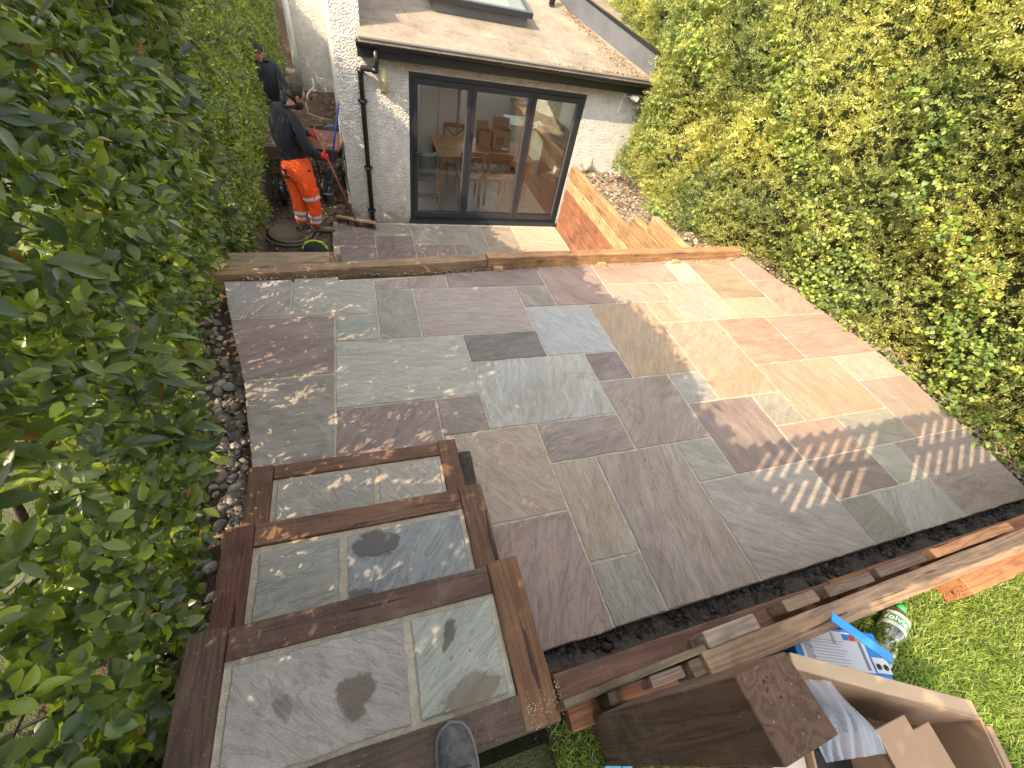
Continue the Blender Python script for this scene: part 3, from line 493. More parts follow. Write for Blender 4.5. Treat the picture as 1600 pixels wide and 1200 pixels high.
# skylight on kerb
sk=Matrix.Rotation(math.radians(12),3,'X'); sc=Vector(H(1.22,6.98,rz(6.98)))
def skp(x,y,z): return sk@Vector((x,y,z))+sc
def skb(mb,x0,x1,y0,y1,z0,z1): mb.box(skp((x0+x1)/2,(y0+y1)/2,(z0+z1)/2),(x1-x0,y1-y0,z1-z0),M=sk); return mb
km=MB(); [skb(km,*a) for a in ((-.68,.68,-.84,-.77,-.02,.15),(-.68,.68,.77,.84,-.02,.15),(-.68,-.62,-.77,.77,-.02,.15),(.62,.68,-.77,.77,-.02,.15))]; kerb=km.build('skylight_kerb',LEAD,hs)
m=MB(); 
for a in ((-.74,.74,-.9,-.84,.13,.2),(-.74,.74,.84,.9,.13,.2),(-.74,-.68,-.84,.84,.13,.2),(.68,.74,-.84,.84,.13,.2)): skb(m,*a)
sf=m.build('skylight_frame',DGREY,kerb,bevel=.006); skb(MB(),-.68,.68,-.84,.84,.165,.185).build('skylight_glass',SKYSHEEN,kerb)
skb(MB(),-.66,.66,-.86,-.80,.185,.19).build('skylight_bead',LEAD,kerb)
# diagonal parapet kerb with lead flashing, neighbour roof strip and wall
pa=Vector((3.66,5.2));pb=Vector((2.92,7.1));pc=Vector((2.6,9.6))
m=MB(); 
def wallseg(mb,a,b,w,z0a,z1a,z0b,z1b):
    d=(b-a).normalized();n=Vector((-d.y,d.x))*-w
    P=[a,b,b+n,a+n]; zs=[(z0a,z1a),(z0b,z1b),(z0b,z1b),(z0a,z1a)]
    V=[H(p.x,p.y,z[0]) for p,z in zip(P,zs)]+[H(p.x,p.y,z[1]) for p,z in zip(P,zs)]
    mb.add(V,[(3,2,1,0),(4,5,6,7),(0,1,5,4),(1,2,6,5),(2,3,7,6),(3,0,4,7)])
wallseg(m,pa,pb,.06,.95,rz(5.2)+.24,1.3,rz(7.1)+.24); wallseg(m,pb,pc,.06,1.3,rz(7.1)+.24,1.9,rz(9.6)+.24); m.build('parapet_flashing',LEAD,hs)
m=MB(); wallseg(m,pa+Vector((.05,-.02)),pb+Vector((.05,0)),.07,rz(5.2)+.2,rz(5.2)+.275,rz(7.1)+.2,rz(7.1)+.275); wallseg(m,pb+Vector((.05,0)),pc+Vector((.05,0)),.07,rz(7.1)+.2,rz(7.1)+.275,rz(9.6)+.2,rz(9.6)+.275); m.build('parapet_cap',BLACK,hs)
nb=empty('neighbour_house',(4.4,7.2,ZL)); tag(nb,'neighbouring white pebbledashed wall with a strip of brown roof behind the kerb','house')
m=MB(); V=[(3.76,5.25,1.28),(4.4,5.3,1.2),(4.6,7.4,1.62),(2.75,9.5,2.05),(3.05,7.1,1.62)]
m.add([(x-4.4,y-7.2,z-ZL) for x,y,z in V]+[(x-4.4,y-7.2,z-ZL-.08) for x,y,z in V],[(0,1,2,3,4),(9,8,7,6,5)]+[(i,i+5,(i+1)%5+5,(i+1)%5) for i in range(5)]); m.build('roof_strip',ROOF,nb)
m=MB(); m.poly([(3.82-4.4,5.45-7.2),(4.35-4.4,5.45-7.2),(4.6-4.4,7.2-7.2),(3.9-4.4,7.2-7.2)],-.2,2.5); m.build('side_return',PEB,nb)
m=MB(); m.poly([(3.0-4.4,9.2-7.2),(3.95-4.4,7.4-7.2),(6-4.4,7.4-7.2),(6-4.4,9.6-7.2)],.0,5.6); m.build('upper_wall',PEB,nb)
# vent pipe on roof
m=MB(); m.tube([(2.62,7.15,rz(7.15)+.02),(2.62,7.15,rz(7.15)+.16),(2.66,7.25,rz(7.2)+.26)],.05,12); tag(m.build('roof_pipe',BLACK),'black pipe outlet on the roof beside the lead flashing','pipe')
# leaf litter in gutter / valley
n=2600; P=np.zeros((n,3)); k=n//2
t=RS.rand(k); P[:k,0]=1.6+2.0*np.sqrt(t); P[:k,1]=5.13+np.abs(RS.randn(k))*.035; 
t=RS.rand(n-k); P[k:,0]=3.60-.7*t-np.abs(RS.randn(n-k))*.06-.25*(1-t)*np.abs(RS.randn(n-k)); P[k:,1]=5.22+1.9*t+RS.randn(n-k)*.06
P[:,2]=1.04+(P[:,1]-5.12)*RS12+.004
def scatter_quads(name,P,size,mat,cols,flatness=.3,asp=.5):
    n=len(P); a=RS.randn(n,3); a[:,2]*=flatness; a/=np.linalg.norm(a,axis=1)[:,None]; b_=np.cross(a,np.array([0,0,1.])+RS.randn(n,3)*.35); b_/=np.linalg.norm(b_,axis=1)[:,None]
    s=(size*(.5+RS.rand(n)))[:,None]; V=np.stack([P-a*s,P+b_*s*asp,P+a*s,P-b_*s*asp],1).reshape(-1,3); F=np.arange(4*n).reshape(n,4)
    c=np.ones((n,4)); ci=RS.randint(0,len(cols),n); c[:,:3]=np.array(cols)[ci]*(.7+.6*RS.rand(n))[:,None]
    return fast_mesh(name,V,[F],mat,None,False,np.repeat(c,4,0))
LIT=mk_leaf('dry_leaf',.05,.8)
o=scatter_quads('leaf_litter',P,.013,LIT,[(.32,.19,.08),(.22,.13,.06),(.40,.27,.13)]); o['kind']='stuff'
n=260; P=np.stack([RS.rand(n)*3.9-.4,5.3+RS.rand(n)**1.5*3,np.zeros(n)],1); P[:,2]=1.04+(P[:,1]-5.12)*RS12+.004
P=P[(P[:,0]<3.55-(P[:,1]-5.2)*.39)&~((P[:,0]>.5)&(P[:,0]<1.98)&(P[:,1]>6.1))]
o=scatter_quads('roof_debris',P,.011,LIT,[(.2,.13,.07),(.12,.09,.05)]); o['kind']='stuff'
# ---------------- bifold doors
fy0,fy1=YH+.02,YH+.10
m=MB(); hb(m,DX0,DX0+.055,fy0,fy1,ZL+.04,DZ1); hb(m,DX1-.055,DX1,fy0,fy1,ZL+.04,DZ1); hb(m,DX0+.055,DX1-.055,fy0,fy1,DZ1-.065,DZ1); hb(m,DX0+.055,DX1-.055,fy0,fy1,ZL+.04,ZL+.085)
df=m.build('door_frame',DGREY,hs,bevel=.003)
m=MB(); hb(m,DX0-.02,DX1+.02,YH-.06,fy1,ZL-.005,ZL+.04); m.build('door_sill',DGREY,df,bevel=.004)
m=MB(); hb(m,1.27,1.65,fy0-.012,fy0,DZ1-.05,DZ1-.02); m.build('trickle_vent',BLACK,df)
xs=[DX0+.057,.995,1.915,DX1-.057]
for i in range(3):
    x0,x1=xs[i]+.002,xs[i+1]-.002; z0,z1=ZL+.088,DZ1-.068; f=.055; ly0,ly1=fy0-.012,fy1-.02
    m=MB(); hb(m,x0,x0+f,ly0,ly1,z0,z1); hb(m,x1-f,x1,ly0,ly1,z0,z1); hb(m,x0+f,x1-f,ly0,ly1,z1-.07,z1); hb(m,x0+f,x1-f,ly0,ly1,z0,z0+.085)
    lf=m.build('door_leaf',DGREY,hs,bevel=.004)
    m=MB(); hb(m,x0+f,x1-f,ly0+.03,ly0+.05,z0+.085,z1-.07); m.build('glass_pane',GLASS,lf)
    m=MB()
    for a in ((x0+f,x0+f+.012,z0+.085,z1-.07),(x1-f-.012,x1-f,z0+.085,z1-.07)): hb(m,a[0],a[1],ly0+.012,ly0+.03,a[2],a[3])
    m.build('glazing_bead',plain('grey_bead_%d'%i,(.09,.095,.10),.4),lf)
    if i==0:
        m=MB(); hb(m,x0+.012,x0+.042,ly0-.012,ly0,-.45,-.2); m.tube([H(x0+.027,ly0-.01,-.27),H(x0+.027,ly0-.05,-.27),H(x0+.13,ly0-.05,-.27)],.009,8); m.build('door_handle',BLACK,lf)
    if i==1:
        m=MB(); hb(m,x0+.01,x0+.035,ly0-.015,ly0,-.08,.04); m.build('door_handle',BLACK,lf)
# ---------------- interior
m=MB(); hb(m,-.35,3.7,YH+.251,9.5,ZL-.05,ZL+.05); m.build('room_floor',plain('grey_floor_tile',(.30,.29,.27),.35,var=.1,scale=8),hs)
IW=plain('grey_interior_paint',(.72,.71,.68),.8)
m=MB(); hb(m,-.36,-.30,YH+.252,9.5,ZL,1.0); hb(m,3.6,3.7,YH+.252,9.5,ZL,1.0); hb(m,-.3,3.6,9.4,9.5,ZL,.1); hb(m,-.3,3.6,9.4,9.5,1.75,1.95); hb(m,1.32,1.40,7.6,9.4,ZL+.05,.2);  m.build('room_wall',IW,hs)  # gap high in the unseen back wall, added to let daylight brighten the room
m=MB(); hb(m,-.29,1.31,7.55,7.62,.15,1.2); m.build('room_beam',WHITE,hs)
cab=MB().b(.0,.72,0,.5,0,1.55).b(.02,.345,-.02,0,.03,1.5).b(.355,.70,-.02,0,.03,1.5).build('grey_cabinet',plain('pale_grey_cabinet',(.62,.62,.59),.5),None,bevel=.004,loc=(.58,7.75,ZL+.052)); tag(cab,'tall pale grey cupboard behind the dining table indoors','cupboard')
cb=MB().b(0,.75,0,.6,0,.9).b(-.01,.76,-.02,.61,.9,.94).build('kitchen_unit',plain('pale_green_unit',(.42,.5,.46),.5),None,bevel=.004,loc=(2.35,7.5,ZL+.052)); tag(cb,'pale green kitchen unit at the back right of the room','kitchen unit')
FZ=ZL+.052
def xchair(label,x,y,rz_,group='wooden cross back dining chairs'):
    t=empty('dining_chair',(x,y,FZ),rz_); tag(t,label,'chair',group); C=(.33,.15,.06)
    for sx in(-1,1):
        MB().bar((sx*.19,-.19,.45),(sx*.2,-.2,0),.035,.035).build('leg',PINE,t,color=C)
        MB().bar((sx*.19,.19,0),(sx*.185,.19,.46),.035,.035).bar((sx*.185,.19,.46),(sx*.2,.255,.92),.035,.03).build('leg',PINE,t,color=C)
    MB().box((0,0,.455),(.44,.43,.03)).build('seat',PINE,t,bevel=.008,color=C); MB().box((0,-.01,.48),(.38,.36,.025)).build('seat_pad',plain('cream_pad',(.5,.45,.4),.9),t,bevel=.01)
    m=MB(); m.bar((-.195,.25,.90),(.195,.25,.90),.028,.07); m.bar((-.185,.2,.56),(.185,.2,.56),.02,.03); m.bar((-.18,.205,.58),(.185,.243,.87),.014,.025); m.bar((.18,.21,.58),(-.185,.25,.87),.014,.025); m.build('backrest',PINE,t,color=C); return t
xchair('left cross back chair pushed in on the near side of the dining table',1.22,6.12,math.pi)
xchair('right cross back chair on the near side of the dining table',1.70,6.13,math.pi)
xchair('cross back chair on the far side of the dining table, only its back showing',1.16,7.0,0)
tb=empty('dining_table',(1.55,6.62,FZ)); tag(tb,'knotty pine dining table behind the glass doors','table')
MB().box((0,0,.74),(1.75,1.0,.035)).build('table_top',PINE,tb,bevel=.006,color=(.45,.25,.10)); MB().b(-.76,.76,-.43,-.41,.64,.72).build('apron',PINE,tb,color=(.36,.17,.07)); MB().b(-.76,.76,.41,.43,.64,.72).build('apron',PINE,tb,color=(.36,.17,.07))
for sx in(-1,1):
    for sy in(-1,1): MB().box((sx*.8,sy*.43,.36),(.08,.08,.72)).build('leg',PINE,tb,bevel=.006,color=(.36,.17,.07))
def carton(label,x,y,z,w,d,h,rz_,open_=True):
    t=empty('cardboard_box',(x,y,z),rz_); tag(t,label,'cardboard box')
    m=MB(); e=.006; m.b(-w/2,w/2,-d/2,-d/2+e,0,h).b(-w/2,w/2,d/2-e,d/2,0,h).b(-w/2,-w/2+e,-d/2+e,d/2-e,0,h).b(w/2-e,w/2,-d/2+e,d/2-e,0,h).b(-w/2+e,w/2-e,-d/2+e,d/2-e,0,e); m.build('carton',CARD,t)
    if open_: MB().bar((0,d/2-.003,h),(0,d/2+.03,h+d*.55),w*.96,.004,up=(0,1,0)).build('flap',CARD,t); MB().bar((-w/2+.003,0,h),(-w/2-.05,0,h+.15),.004,.004).build('flap',CARD,t)
    return t
c1=carton('small brown carton with bottles on the dining table',1.59,6.72,FZ+.76,.22,.2,.27,.05)
for k in range(4): MB().lathe([(0,0),(.03,0),(.03,.17),(.012,.22),(.012,.26),(0,.26)],(-.05+.1*(k%2),-.045+.09*(k//2),.01),12).build('bottle',plain('dark_bottle_%d'%k,(.03,.02,.015),.2),c1)
c2=carton('larger open brown carton standing at the right on the dining table',1.90,6.66,FZ+.76,.32,.26,.33,-.1)
MB().b(.02,.13,-.1305,-.13,.02,.06).build('printed_label',WHITE,c2)
for k in range(3): MB().b(-.1+.05*k,-.07+.05*k,-.1305,-.13,.1,.22).build('printed_mark',plain('brown_print_%d'%k,(.12,.07,.04),.8),c2)
hc=empty('high_chair',(.42,5.80,FZ)); tag(hc,'grey high chair with splayed wooden legs just inside the glass doors','high chair')
GF=plain('grey_plastic',(.10,.105,.11),.55)
for sx in(-1,1):
    for sy in(-1,1):
        MB().tube([(sx*.15,sy*.12,.52),(sx*.25,sy*.24,0)],[.02,.014],10).build('leg',PINE,hc,color=(.5,.33,.18))
MB().tube([(-.13,-.10,.50),(.13,-.10,.50)],.02,8).box((0,0,.53),(.32,.30,.05)).build('seat',GF,hc,bevel=.02)
m=MB(); R=[];n=15
for z,rr in ((.55,.15),(.72,.19),(.85,.175),(.9,.15)):
    for k in range(n): t=math.pi*(1.02+.96*k/(n-1)); R.append((rr*math.cos(t),rr*.85*math.sin(t)+.04,z))
m.add(R,[(j*n+k,j*n+k+1,(j+1)*n+k+1,(j+1)*n+k) for j in range(3) for k in range(n-1)],True); sh=m.build('backrest',GF,hc); sh.modifiers.new('solid','SOLIDIFY').thickness=.02
MB().tube([(.19*math.cos(t),.16*math.sin(t)+.04,.90) for t in [math.pi*(1.02+.96*k/14) for k in range(15)]],.028,10).build('cushion',plain('pale_grey_cloth',(.3,.29,.28),.9),hc)
MB().box((0,-.2,.30),(.38,.16,.02)).build('footrest',GF,hc,bevel=.01)
# ---------------- fittings on the facade
wl=empty('wall_lamp',(-.215,YH,.6)); tag(wl,'cream half round wall lamp beside the downpipe','wall lamp')
m=MB(); V=[];F=[];n=10
for z in (-.13,.13):
    for k in range(n): t=math.pi*k/(n-1); V.append((.05*math.cos(t),-.085*math.sin(t),z))
m.add(V,[(k,k+1,n+k+1,n+k) for k in range(n-1)],True); m.add(V[:n],[tuple(range(n))]); m.add(V[n:],[tuple(range(n))[::-1]]); m.build('diffuser',plain('cream_glass',(.6,.52,.33),.3),wl)
MB().box((0,-.008,0),(.12,.016,.3)).build('back_plate',plain('cream_plate',(.5,.45,.33),.5),wl,bevel=.004)
cc=empty('security_camera',(3.42,YH,.78)); tag(cc,'white security camera under the right end of the eaves','security camera')
MB().lathe([(0,0),(.045,0),(.045,.02),(0,.02)],(0,0,0),16,Matrix.Rotation(math.pi/2,3,'X')).build('mount',WHITE,cc); MB().tube([(0,-.02,0),(0,-.08,.0),(.04,-.12,.01)],.012,8).build('arm',WHITE,cc)
MR=Matrix.Rotation(math.radians(50),3,'Z')@Matrix.Rotation(math.radians(100),3,'X')
MB().lathe([(0,-.05),(.035,-.05),(.04,-.035),(.04,.06),(.036,.075),(0,.075)],(.06,-.15,.005),16,MR).build('body',WHITE,cc); MB().lathe([(0,.0755),(.024,.0755),(.024,.079),(0,.079)],(.06,-.15,.005),14,MR).build('lens',BLACK,cc)
MB().box((-.06,-.012,-.12),(.02,.018,.26)).build('bracket_strap',WHITE,cc)
m=MB(); m.tube([(3.35,YH-.04,-.38),(3.42,YH-.1,-.42),(3.47,YH-.12,-.36),(3.42,YH-.09,-.28)],.014,8); tag(m.build('bent_pipe',plain('grey_metal',(.2,.2,.2),.4,metal=.5)),'bent grey pipe stub low on the wall by the rubble','pipe')
# ---------------- manhole, cap
mh=empty('manhole_cover',(-1.68,4.9,ZL)); tag(mh,'round dusty manhole cover beneath the standing worker','manhole cover')
MB().lathe([(0,0),(.30,0),(.30,.035),(.27,.035),(.27,.028),(0,.028)],n=36).build('cover',plain('dusty_concrete',(.15,.12,.09),.9,bump=.5,scale=30,var=.2),mh)
MB().tube([(.36*math.cos(t),.36*math.sin(t),.012) for t in [2*math.pi*k/40 for k in range(41)]],.02,6).build('ring',plain('mortar_ring',(.13,.10,.075),.9,bump=.6,scale=40),mh)
hh=empty('safety_cap',(-1.34,4.38,ZL+.005)); tag(hh,'lime green and black cap lying on the lower paving below the steps','cap')
LIME=plain('lime_fabric',(.33,.5,.05),.8,bump=.3,scale=50); DKF=plain('black_fabric',(.02,.022,.025),.9,bump=.4,scale=50)
def up(p): p=Vector(p); p.z=max(p.z,0); return p
MB().ell((0,0,0),(.16,.13,.15),n=24,m=14,fn=up).build('crown',DKF,hh); MB().tube([(.155*math.cos(t),.128*math.sin(t),.045+.03*math.sin(t)) for t in [math.pi*(.0+k/20) for k in range(21)]],.022,8).tube([(.12*math.cos(t),.09*math.sin(t)+.01,.12) for t in [math.pi*(.0+k/20) for k in range(21)]],.018,8).build('band',LIME,hh); MB().ell((.03,-.12,.02),(.11,.08,.03),n=18,m=8).build('peak',DKF,hh)
# ---------------- low wall / bank edge under passage hedge
lwp=MB(); lwp.poly([(-2.04,4.05),(-1.99,4.05),(-2.12,8.5),(-2.6,10.5),(-2.75,10.5),(-2.2,8.5)][::-1],ZL-.1,-.8); tag(lwp.build('boundary_wall',plain('mossy_concrete',(.15,.13,.10),.95,bump=1,scale=30,var=.35),bevel=.01),'mossy low concrete wall under the hedge along the path','low wall')
# ---------------------------------------------------------------- people
def skin_eval(V,E,Rr,sub=1,root=0):
    me=bpy.data.meshes.new('tmp'); me.from_pydata([tuple(v) for v in V],E,[]); o=bpy.data.objects.new('tmp',me); COL.objects.link(o)
    md=o.modifiers.new('s','SKIN'); md.use_smooth_shade=True
    sv=me.skin_vertices[0].data
    for i,r in enumerate(Rr):
        sv[i].radius=(r,r) if not isinstance(r,tuple) else r; sv[i].use_root=(i==root)
    if sub: s=o.modifiers.new('u','SUBSURF'); s.levels=s.render_levels=sub
    bpy.context.view_layer.update(); dg=bpy.context.evaluated_depsgraph_get(); m2=bpy.data.meshes.new_from_object(o.evaluated_get(dg)); 
    v=[tuple(q.co) for q in m2.vertices]; f=[tuple(p.vertices) for p in m2.polygons]; bpy.data.objects.remove(o); return v,f
class Sk:
    def __init__(s): s.v=[];s.e=[];s.r=[]
    def p(s,co,r,par=None):
        s.v.append(Vector(co)); s.r.append(r); i=len(s.v)-1
        if par is not None: s.e.append((par,i))
        return i
    def chain(s,pts,par=None):
        for co,r in pts: par=s.p(co,r,par)
        return par
def hand(sk,wr,palm,grip,side,par,th=.0095):
    """wr wrist, palm dir, grip dir (fingers curl toward), side = direction across the palm towards the thumb"""
    wr=Vector(wr);p=Vector(palm).normalized();g=Vector(grip).normalized();s=Vector(side).normalized()
    k=sk.p(wr+p*.045,(.036,.024),par); k2=sk.p(wr+p*.08,(.034,.02),k)
    for i,(o,l) in enumerate(((.03,.07),(.01,.08),(-.01,.075),(-.03,.06))):
        a=wr+p*.095+s*o; sk.chain([(a,th),(a+p*l*.35+g*l*.25,th*.95),(a+p*l*.25+g*l*.7,th*.9),(a-p*l*.1+g*l*.75,th*.8)],k2)
    sk.chain([(wr+p*.05+s*.04,th*1.2),(wr+p*.075+s*.055+g*.03,th*1.1),(wr+p*.085+s*.04+g*.055,th)],k)
SKIN=plain('skin',(.33,.17,.11),.55,bump=.1,scale=90); HAIR=plain('dark_hair',(.015,.012,.011),.75,bump=1.,scale=90)
NAVY=plain('navy_sweater',(.016,.019,.028),.95,bump=.7,scale=140,var=.3); ORG_=plain('hi_vis_orange',(.85,.10,.015),.75,bump=.6,scale=18); REFL=plain('reflective_tape',(.55,.6,.68),.35)
REDG=plain('red_glove',(.5,.02,.03),.7); BOOT=plain('tan_boot',(.13,.095,.065),.8,bump=.6,scale=40,var=.3); POLO=plain('dark_blue_shirt',(.02,.027,.04),.9,bump=.5,scale=60)
def head_parts(mb,c,M):
    def fn(p):
        x,y,z=p
        if x>0: x*=1.0+.0*z
        # jaw taper, brow, nose, chin
        if z<0: y*=1+z*2.2*.9; x*=1-abs(z)*.6 if x<0 else 1
        n=math.exp(-(y/.016)**2)*math.exp(-((z+.012)/.026)**2)
        if x>.05: x+=.028*n
        x+= .006*math.exp(-((z-.03)/.012)**2)*(1 if x>.05 else 0)
        for s in (-1,1): x-= .010*math.exp(-((y-s*.032)/.016)**2)*math.exp(-((z-.012)/.013)**2)*(1 if x>.05 else 0)
        x+= .008*math.exp(-((z+.062)/.010)**2)*math.exp(-(y/.025)**2)*(1 if x>.04 else 0)
        x+= .012*math.exp(-((z+.105)/.02)**2)*math.exp(-(y/.03)**2)*(1 if x>.02 else 0)
        return Vector((x,y,z))
    mb.ell(c,(.098,.077,.125),M,32,26,fn)
    for s in(-1,1): mb.ell(Vector(c)+M@Vector((-.005,s*.078,0)),(.018,.010,.032),M,10,8)
def person(label,J,face,hairfn,cap=False,beard=True,glasses=False,cloth=(NAVY,ORG_),gloves=True,walk=True):
    """J: joints dict in world space"""
    base=J['base']; t=empty('person',base); tag(t,label,'person'); B=Vector(base)
    J={k:Vector(v)-B for k,v in J.items()}
    f=Vector(face).normalized(); 
    def body(scale,parts,gl):
        sk=Sk(); pf_=1. if 'legs' in parts else .80; pel=sk.p(J['pelvis'],(.17*scale*pf_,.135*scale*pf_))
        if 'torso' in parts:
            b1=sk.chain([(J['pelvis'].lerp(J['chest'],.5),(.17*scale,.14*scale)),(J['chest'],(.185*scale,.145*scale)),(J['neckbase'],(.10*scale,.095*scale))],pel)
            if 'neck' in parts: sk.chain([(J['neckbase'].lerp(J['head'],.45),.068),(J['head']+Vector((0,0,-.05))-f*.01,.06)],b1)
            ch=2
            if 'neck' not in parts: sk.p(J['pelvis']+Vector((0,0,-.03)),(.15*scale,.12*scale),pel)
            for s in 'LR':
                sh=sk.chain([(J['sh'+s],.078*scale),(J['sh'+s].lerp(J['el'+s],.45),.066*scale),(J['el'+s],.056*scale),(J['el'+s].lerp(J['wr'+s],.5),.048*scale),(J['wr'+s],.028*scale)],ch)
                if gl: hand(sk,J['wr'+s],J['hd'+s]-J['wr'+s],J['grip'],J['side'],sh,.0095)
        if 'legs' in parts:
            if 'torso' not in parts: sk.p(J['pelvis']+Vector((0,0,.14)),(.15*scale,.12*scale),pel)
            for s in 'LR':
                a=sk.chain([(J['hip'+s],.108*scale),(J['hip'+s].lerp(J['kn'+s],.5),.096*scale),(J['kn'+s],.078*scale),(J['kn'+s].lerp(J['an'+s],.45),.074*scale),(J['an'+s],.060*scale)],pel)
                if gl: sk.chain([(J['an'+s]+Vector((0,0,-.05)),.04),(J['toe'+s].lerp(J['an'+s],.45)+Vector((0,0,-.03)),.038),(J['toe'+s],.03)],a)
        return sk
    s1=body(.44,('torso','neck','legs'),True); v,fa=skin_eval(s1.v,s1.e,s1.r,1)
    mb=MB(); mb.add(v,fa,True); x=f.copy(); x.z=0; 
    up=Vector((0,0,1)); y=up.cross(f).normalized(); u=f.cross(y).normalized(); M=Matrix((f,y,u)).transposed(); head_parts(mb,J['head'],M); mb.build('body',SKIN,t)
    s2=body(1.22,('torso',),False); v,fa=skin_eval(s2.v,s2.e,s2.r,2); sw=MB().add(v,fa,True).build('sweater' if not cap else 'shirt',cloth[0],t)
    tx=bpy.data.textures.new('cloth_folds','CLOUDS'); tx.noise_scale=.16; dm=sw.modifiers.new('folds','DISPLACE'); dm.texture=tx; dm.strength=.014; dm.mid_level=.5
    # collar
    MB().tube([J['neckbase']+Vector((.085*math.cos(a),.085*math.sin(a),.03)) for a in [2*math.pi*k/14 for k in range(15)]],.016,8).build('collar',cloth[0],sw)
    s3=body(1.27,('legs',),False); v,fa=skin_eval(s3.v,s3.e,s3.r,2); tr=MB().add(v,fa,True).build('trousers',cloth[1],t)
    tx=bpy.data.textures.new('trouser_folds','CLOUDS'); tx.noise_scale=.09; dm=tr.modifiers.new('folds','DISPLACE'); dm.texture=tx; dm.strength=.03; dm.mid_level=.45
    if cloth[1] is ORG_:
        for s in 'LR':
            for q in (.50,.72):
                c=J['kn'+s].lerp(J['an'+s],q); d=(J['an'+s]-J['kn'+s]).normalized(); r=.094-.012*(q-.5)*4
                MB().tube([c-d*.024,c+d*.024],r,20,cap=False).build('reflective_band',REFL,tr)
        c=J['hipR'].lerp(J['knR'],.72); d=(J['knR']-J['hipR']).normalized(); MB().tube([c-d*.024,c+d*.024],.118,20,cap=False).build('reflective_band',REFL,tr)
        side=Vector((.75,-.6,0)).normalized()
        pc=J['hipR'].lerp(J['knR'],.55)+side*.105; MB().bar(pc+Vector((0,0,.07)),pc-Vector((0,0,.06)),.12,.02,up=tuple(side)).build('pocket',ORG_,tr,bevel=.006)
    for s in 'LR':
        an=J['an'+s]; to=J['toe'+s]; d=(to-an); d.z=0; L=d.length; d.normalize(); n=Vector((-d.y,d.x,0)); z0=min(an.z-.09,to.z-.03); z0=0.
        mb=MB(); prof=[(-.09,.034,.05,.10),(-.05,.042,.07,.125),(.0,.044,.07,.13),(.05,.046,.055,.10),(.11,.052,.045,.078),(L*.8,.052,.038,.065),(L+.03,.040,.026,.05),(L+.05,.018,.014,.03)]
        V=[];n_=14
        for (q,w,hh_,top) in prof:
            for k in range(n_):
                a=2*math.pi*k/n_; yy=w*math.cos(a); zz=max(0,top/2+top/2*math.sin(a)) ; V.append(Vector((an.x,an.y,0))+d*q+n*yy+Vector((0,0,zz)))
        mb.add(V,[(j*n_+k,j*n_+(k+1)%n_,(j+1)*n_+(k+1)%n_,(j+1)*n_+k) for j in range(len(prof)-1) for k in range(n_)],True); mb.add(V[:n_],[tuple(range(n_))]); mb.add(V[-n_:],[tuple(range(n_))[::-1]])
        mb.tube([Vector((an.x,an.y,.08)),an+Vector((0,0,.03))],.056,14); mb.build('boot',BOOT,t)
    if gloves:
        for s in 'LR':
            sk=Sk(); a=sk.p(J['wr'+s].lerp(J['el'+s],.12),.036); a=sk.p(J['wr'+s],.034,a); hand(sk,J['wr'+s],J['hd'+s]-J['wr'+s],J['grip'],J['side'],a,.0125); v,fa=skin_eval(sk.v,sk.e,sk.r,1); MB().add(v,fa,True).build('glove',REDG,t)
    H0=J['head']
    def hf(p):
        x,y,z=p; k=1+.05*math.sin(38*x+3)*math.sin(41*y)+.05*math.sin(53*z+x*30)
        return Vector((x*k,y*k,z*k))
    hm=MB(); v0=len(hm.v); hm.ell(H0+M@Vector((-.022,0,.028)),(.097,.086,.114),M,36,24,hf)
    # keep only the scalp part: drop faces that cover the face
    keep=[]; 
    for q in hm.f:
        c=sum((Vector(hm.v[i]) for i in q),Vector())/len(q)-H0; lx_=c.dot(f); lz=c.dot(u); ly=abs(c.dot(y))
        if lx_>.052 and lz<.075: continue
        if lx_>.0 and lz<.0+.0: continue
        if lz<-.075: continue
        keep.append(q)
    hm.f=keep; hm.sm=[True]*len(keep); ho=hm.build('hair',HAIR,t); ho.modifiers.new('solid','SOLIDIFY').thickness=.012
    if beard:
        bm_=MB(); bm_.ell(H0+M@Vector((.018,0,-.075)),(.088,.066,.072),M,28,18,hf)
        keep=[]
        for q in bm_.f:
            c=sum((Vector(bm_.v[i]) for i in q),Vector())/len(q)-H0
            if c.dot(u)>-.048 and abs(c.dot(y))<.03 and c.dot(f)>.05: continue
            if c.dot(u)>-.03: continue
            keep.append(q)
        bm_.f=keep; bm_.sm=[True]*len(keep); bm_.build('beard',HAIR,t); 
    em=MB()
    for s in(-1,1): em.ell(H0+M@Vector((.083,s*.032,.012)),(.012,.013,.010),M,10,8)
    em.build('eyes',plain('eye_'+str(len(bpy.data.materials)),(.05,.035,.03),.2),t)
    bw=MB()
    for s in(-1,1): bw.tube([H0+M@Vector((.100,s*.012,.034)),H0+M@Vector((.099,s*.034,.040)),H0+M@Vector((.084,s*.055,.032))],.006,6)
    bw.build('eyebrows',HAIR,t)
    lp=MB().ell(H0+M@Vector((.098,0,-.060)),(.008,.024,.008),M,12,8).build('lips',plain('lips_'+str(len(bpy.data.materials)),(.25,.09,.07),.5),t)
    if glasses:
        g=MB()
        for s in(-1,1):
            g.tube([H0+M@Vector((.112,s*.034+.024*math.cos(a),.012+.018*math.sin(a))) for a in [2*math.pi*k/16 for k in range(17)]],.0022,6); g.tube([H0+M@Vector((.110,s*.058,.016)),H0+M@Vector((.01,s*.083,.016))],.0022,6)
        g.tube([H0+M@Vector((.114,-.01,.014)),H0+M@Vector((.114,.01,.014))],.0022,6); g.build('glasses',BLACK,t)
    if cap:
        def cf(p): return Vector((p.x,p.y,max(p.z,-.01)))
        cm=MB(); cm.ell(H0+M@Vector((-.006,0,.052)),(.112,.096,.088),M,28,16,cf); cp=cm.build('cap',DKF,t); V=[];nn=12
        MB().ell(H0+M@Vector((.115,0,.045)),(.07,.075,.009),M,20,8).build('cap_peak',DKF,cp)
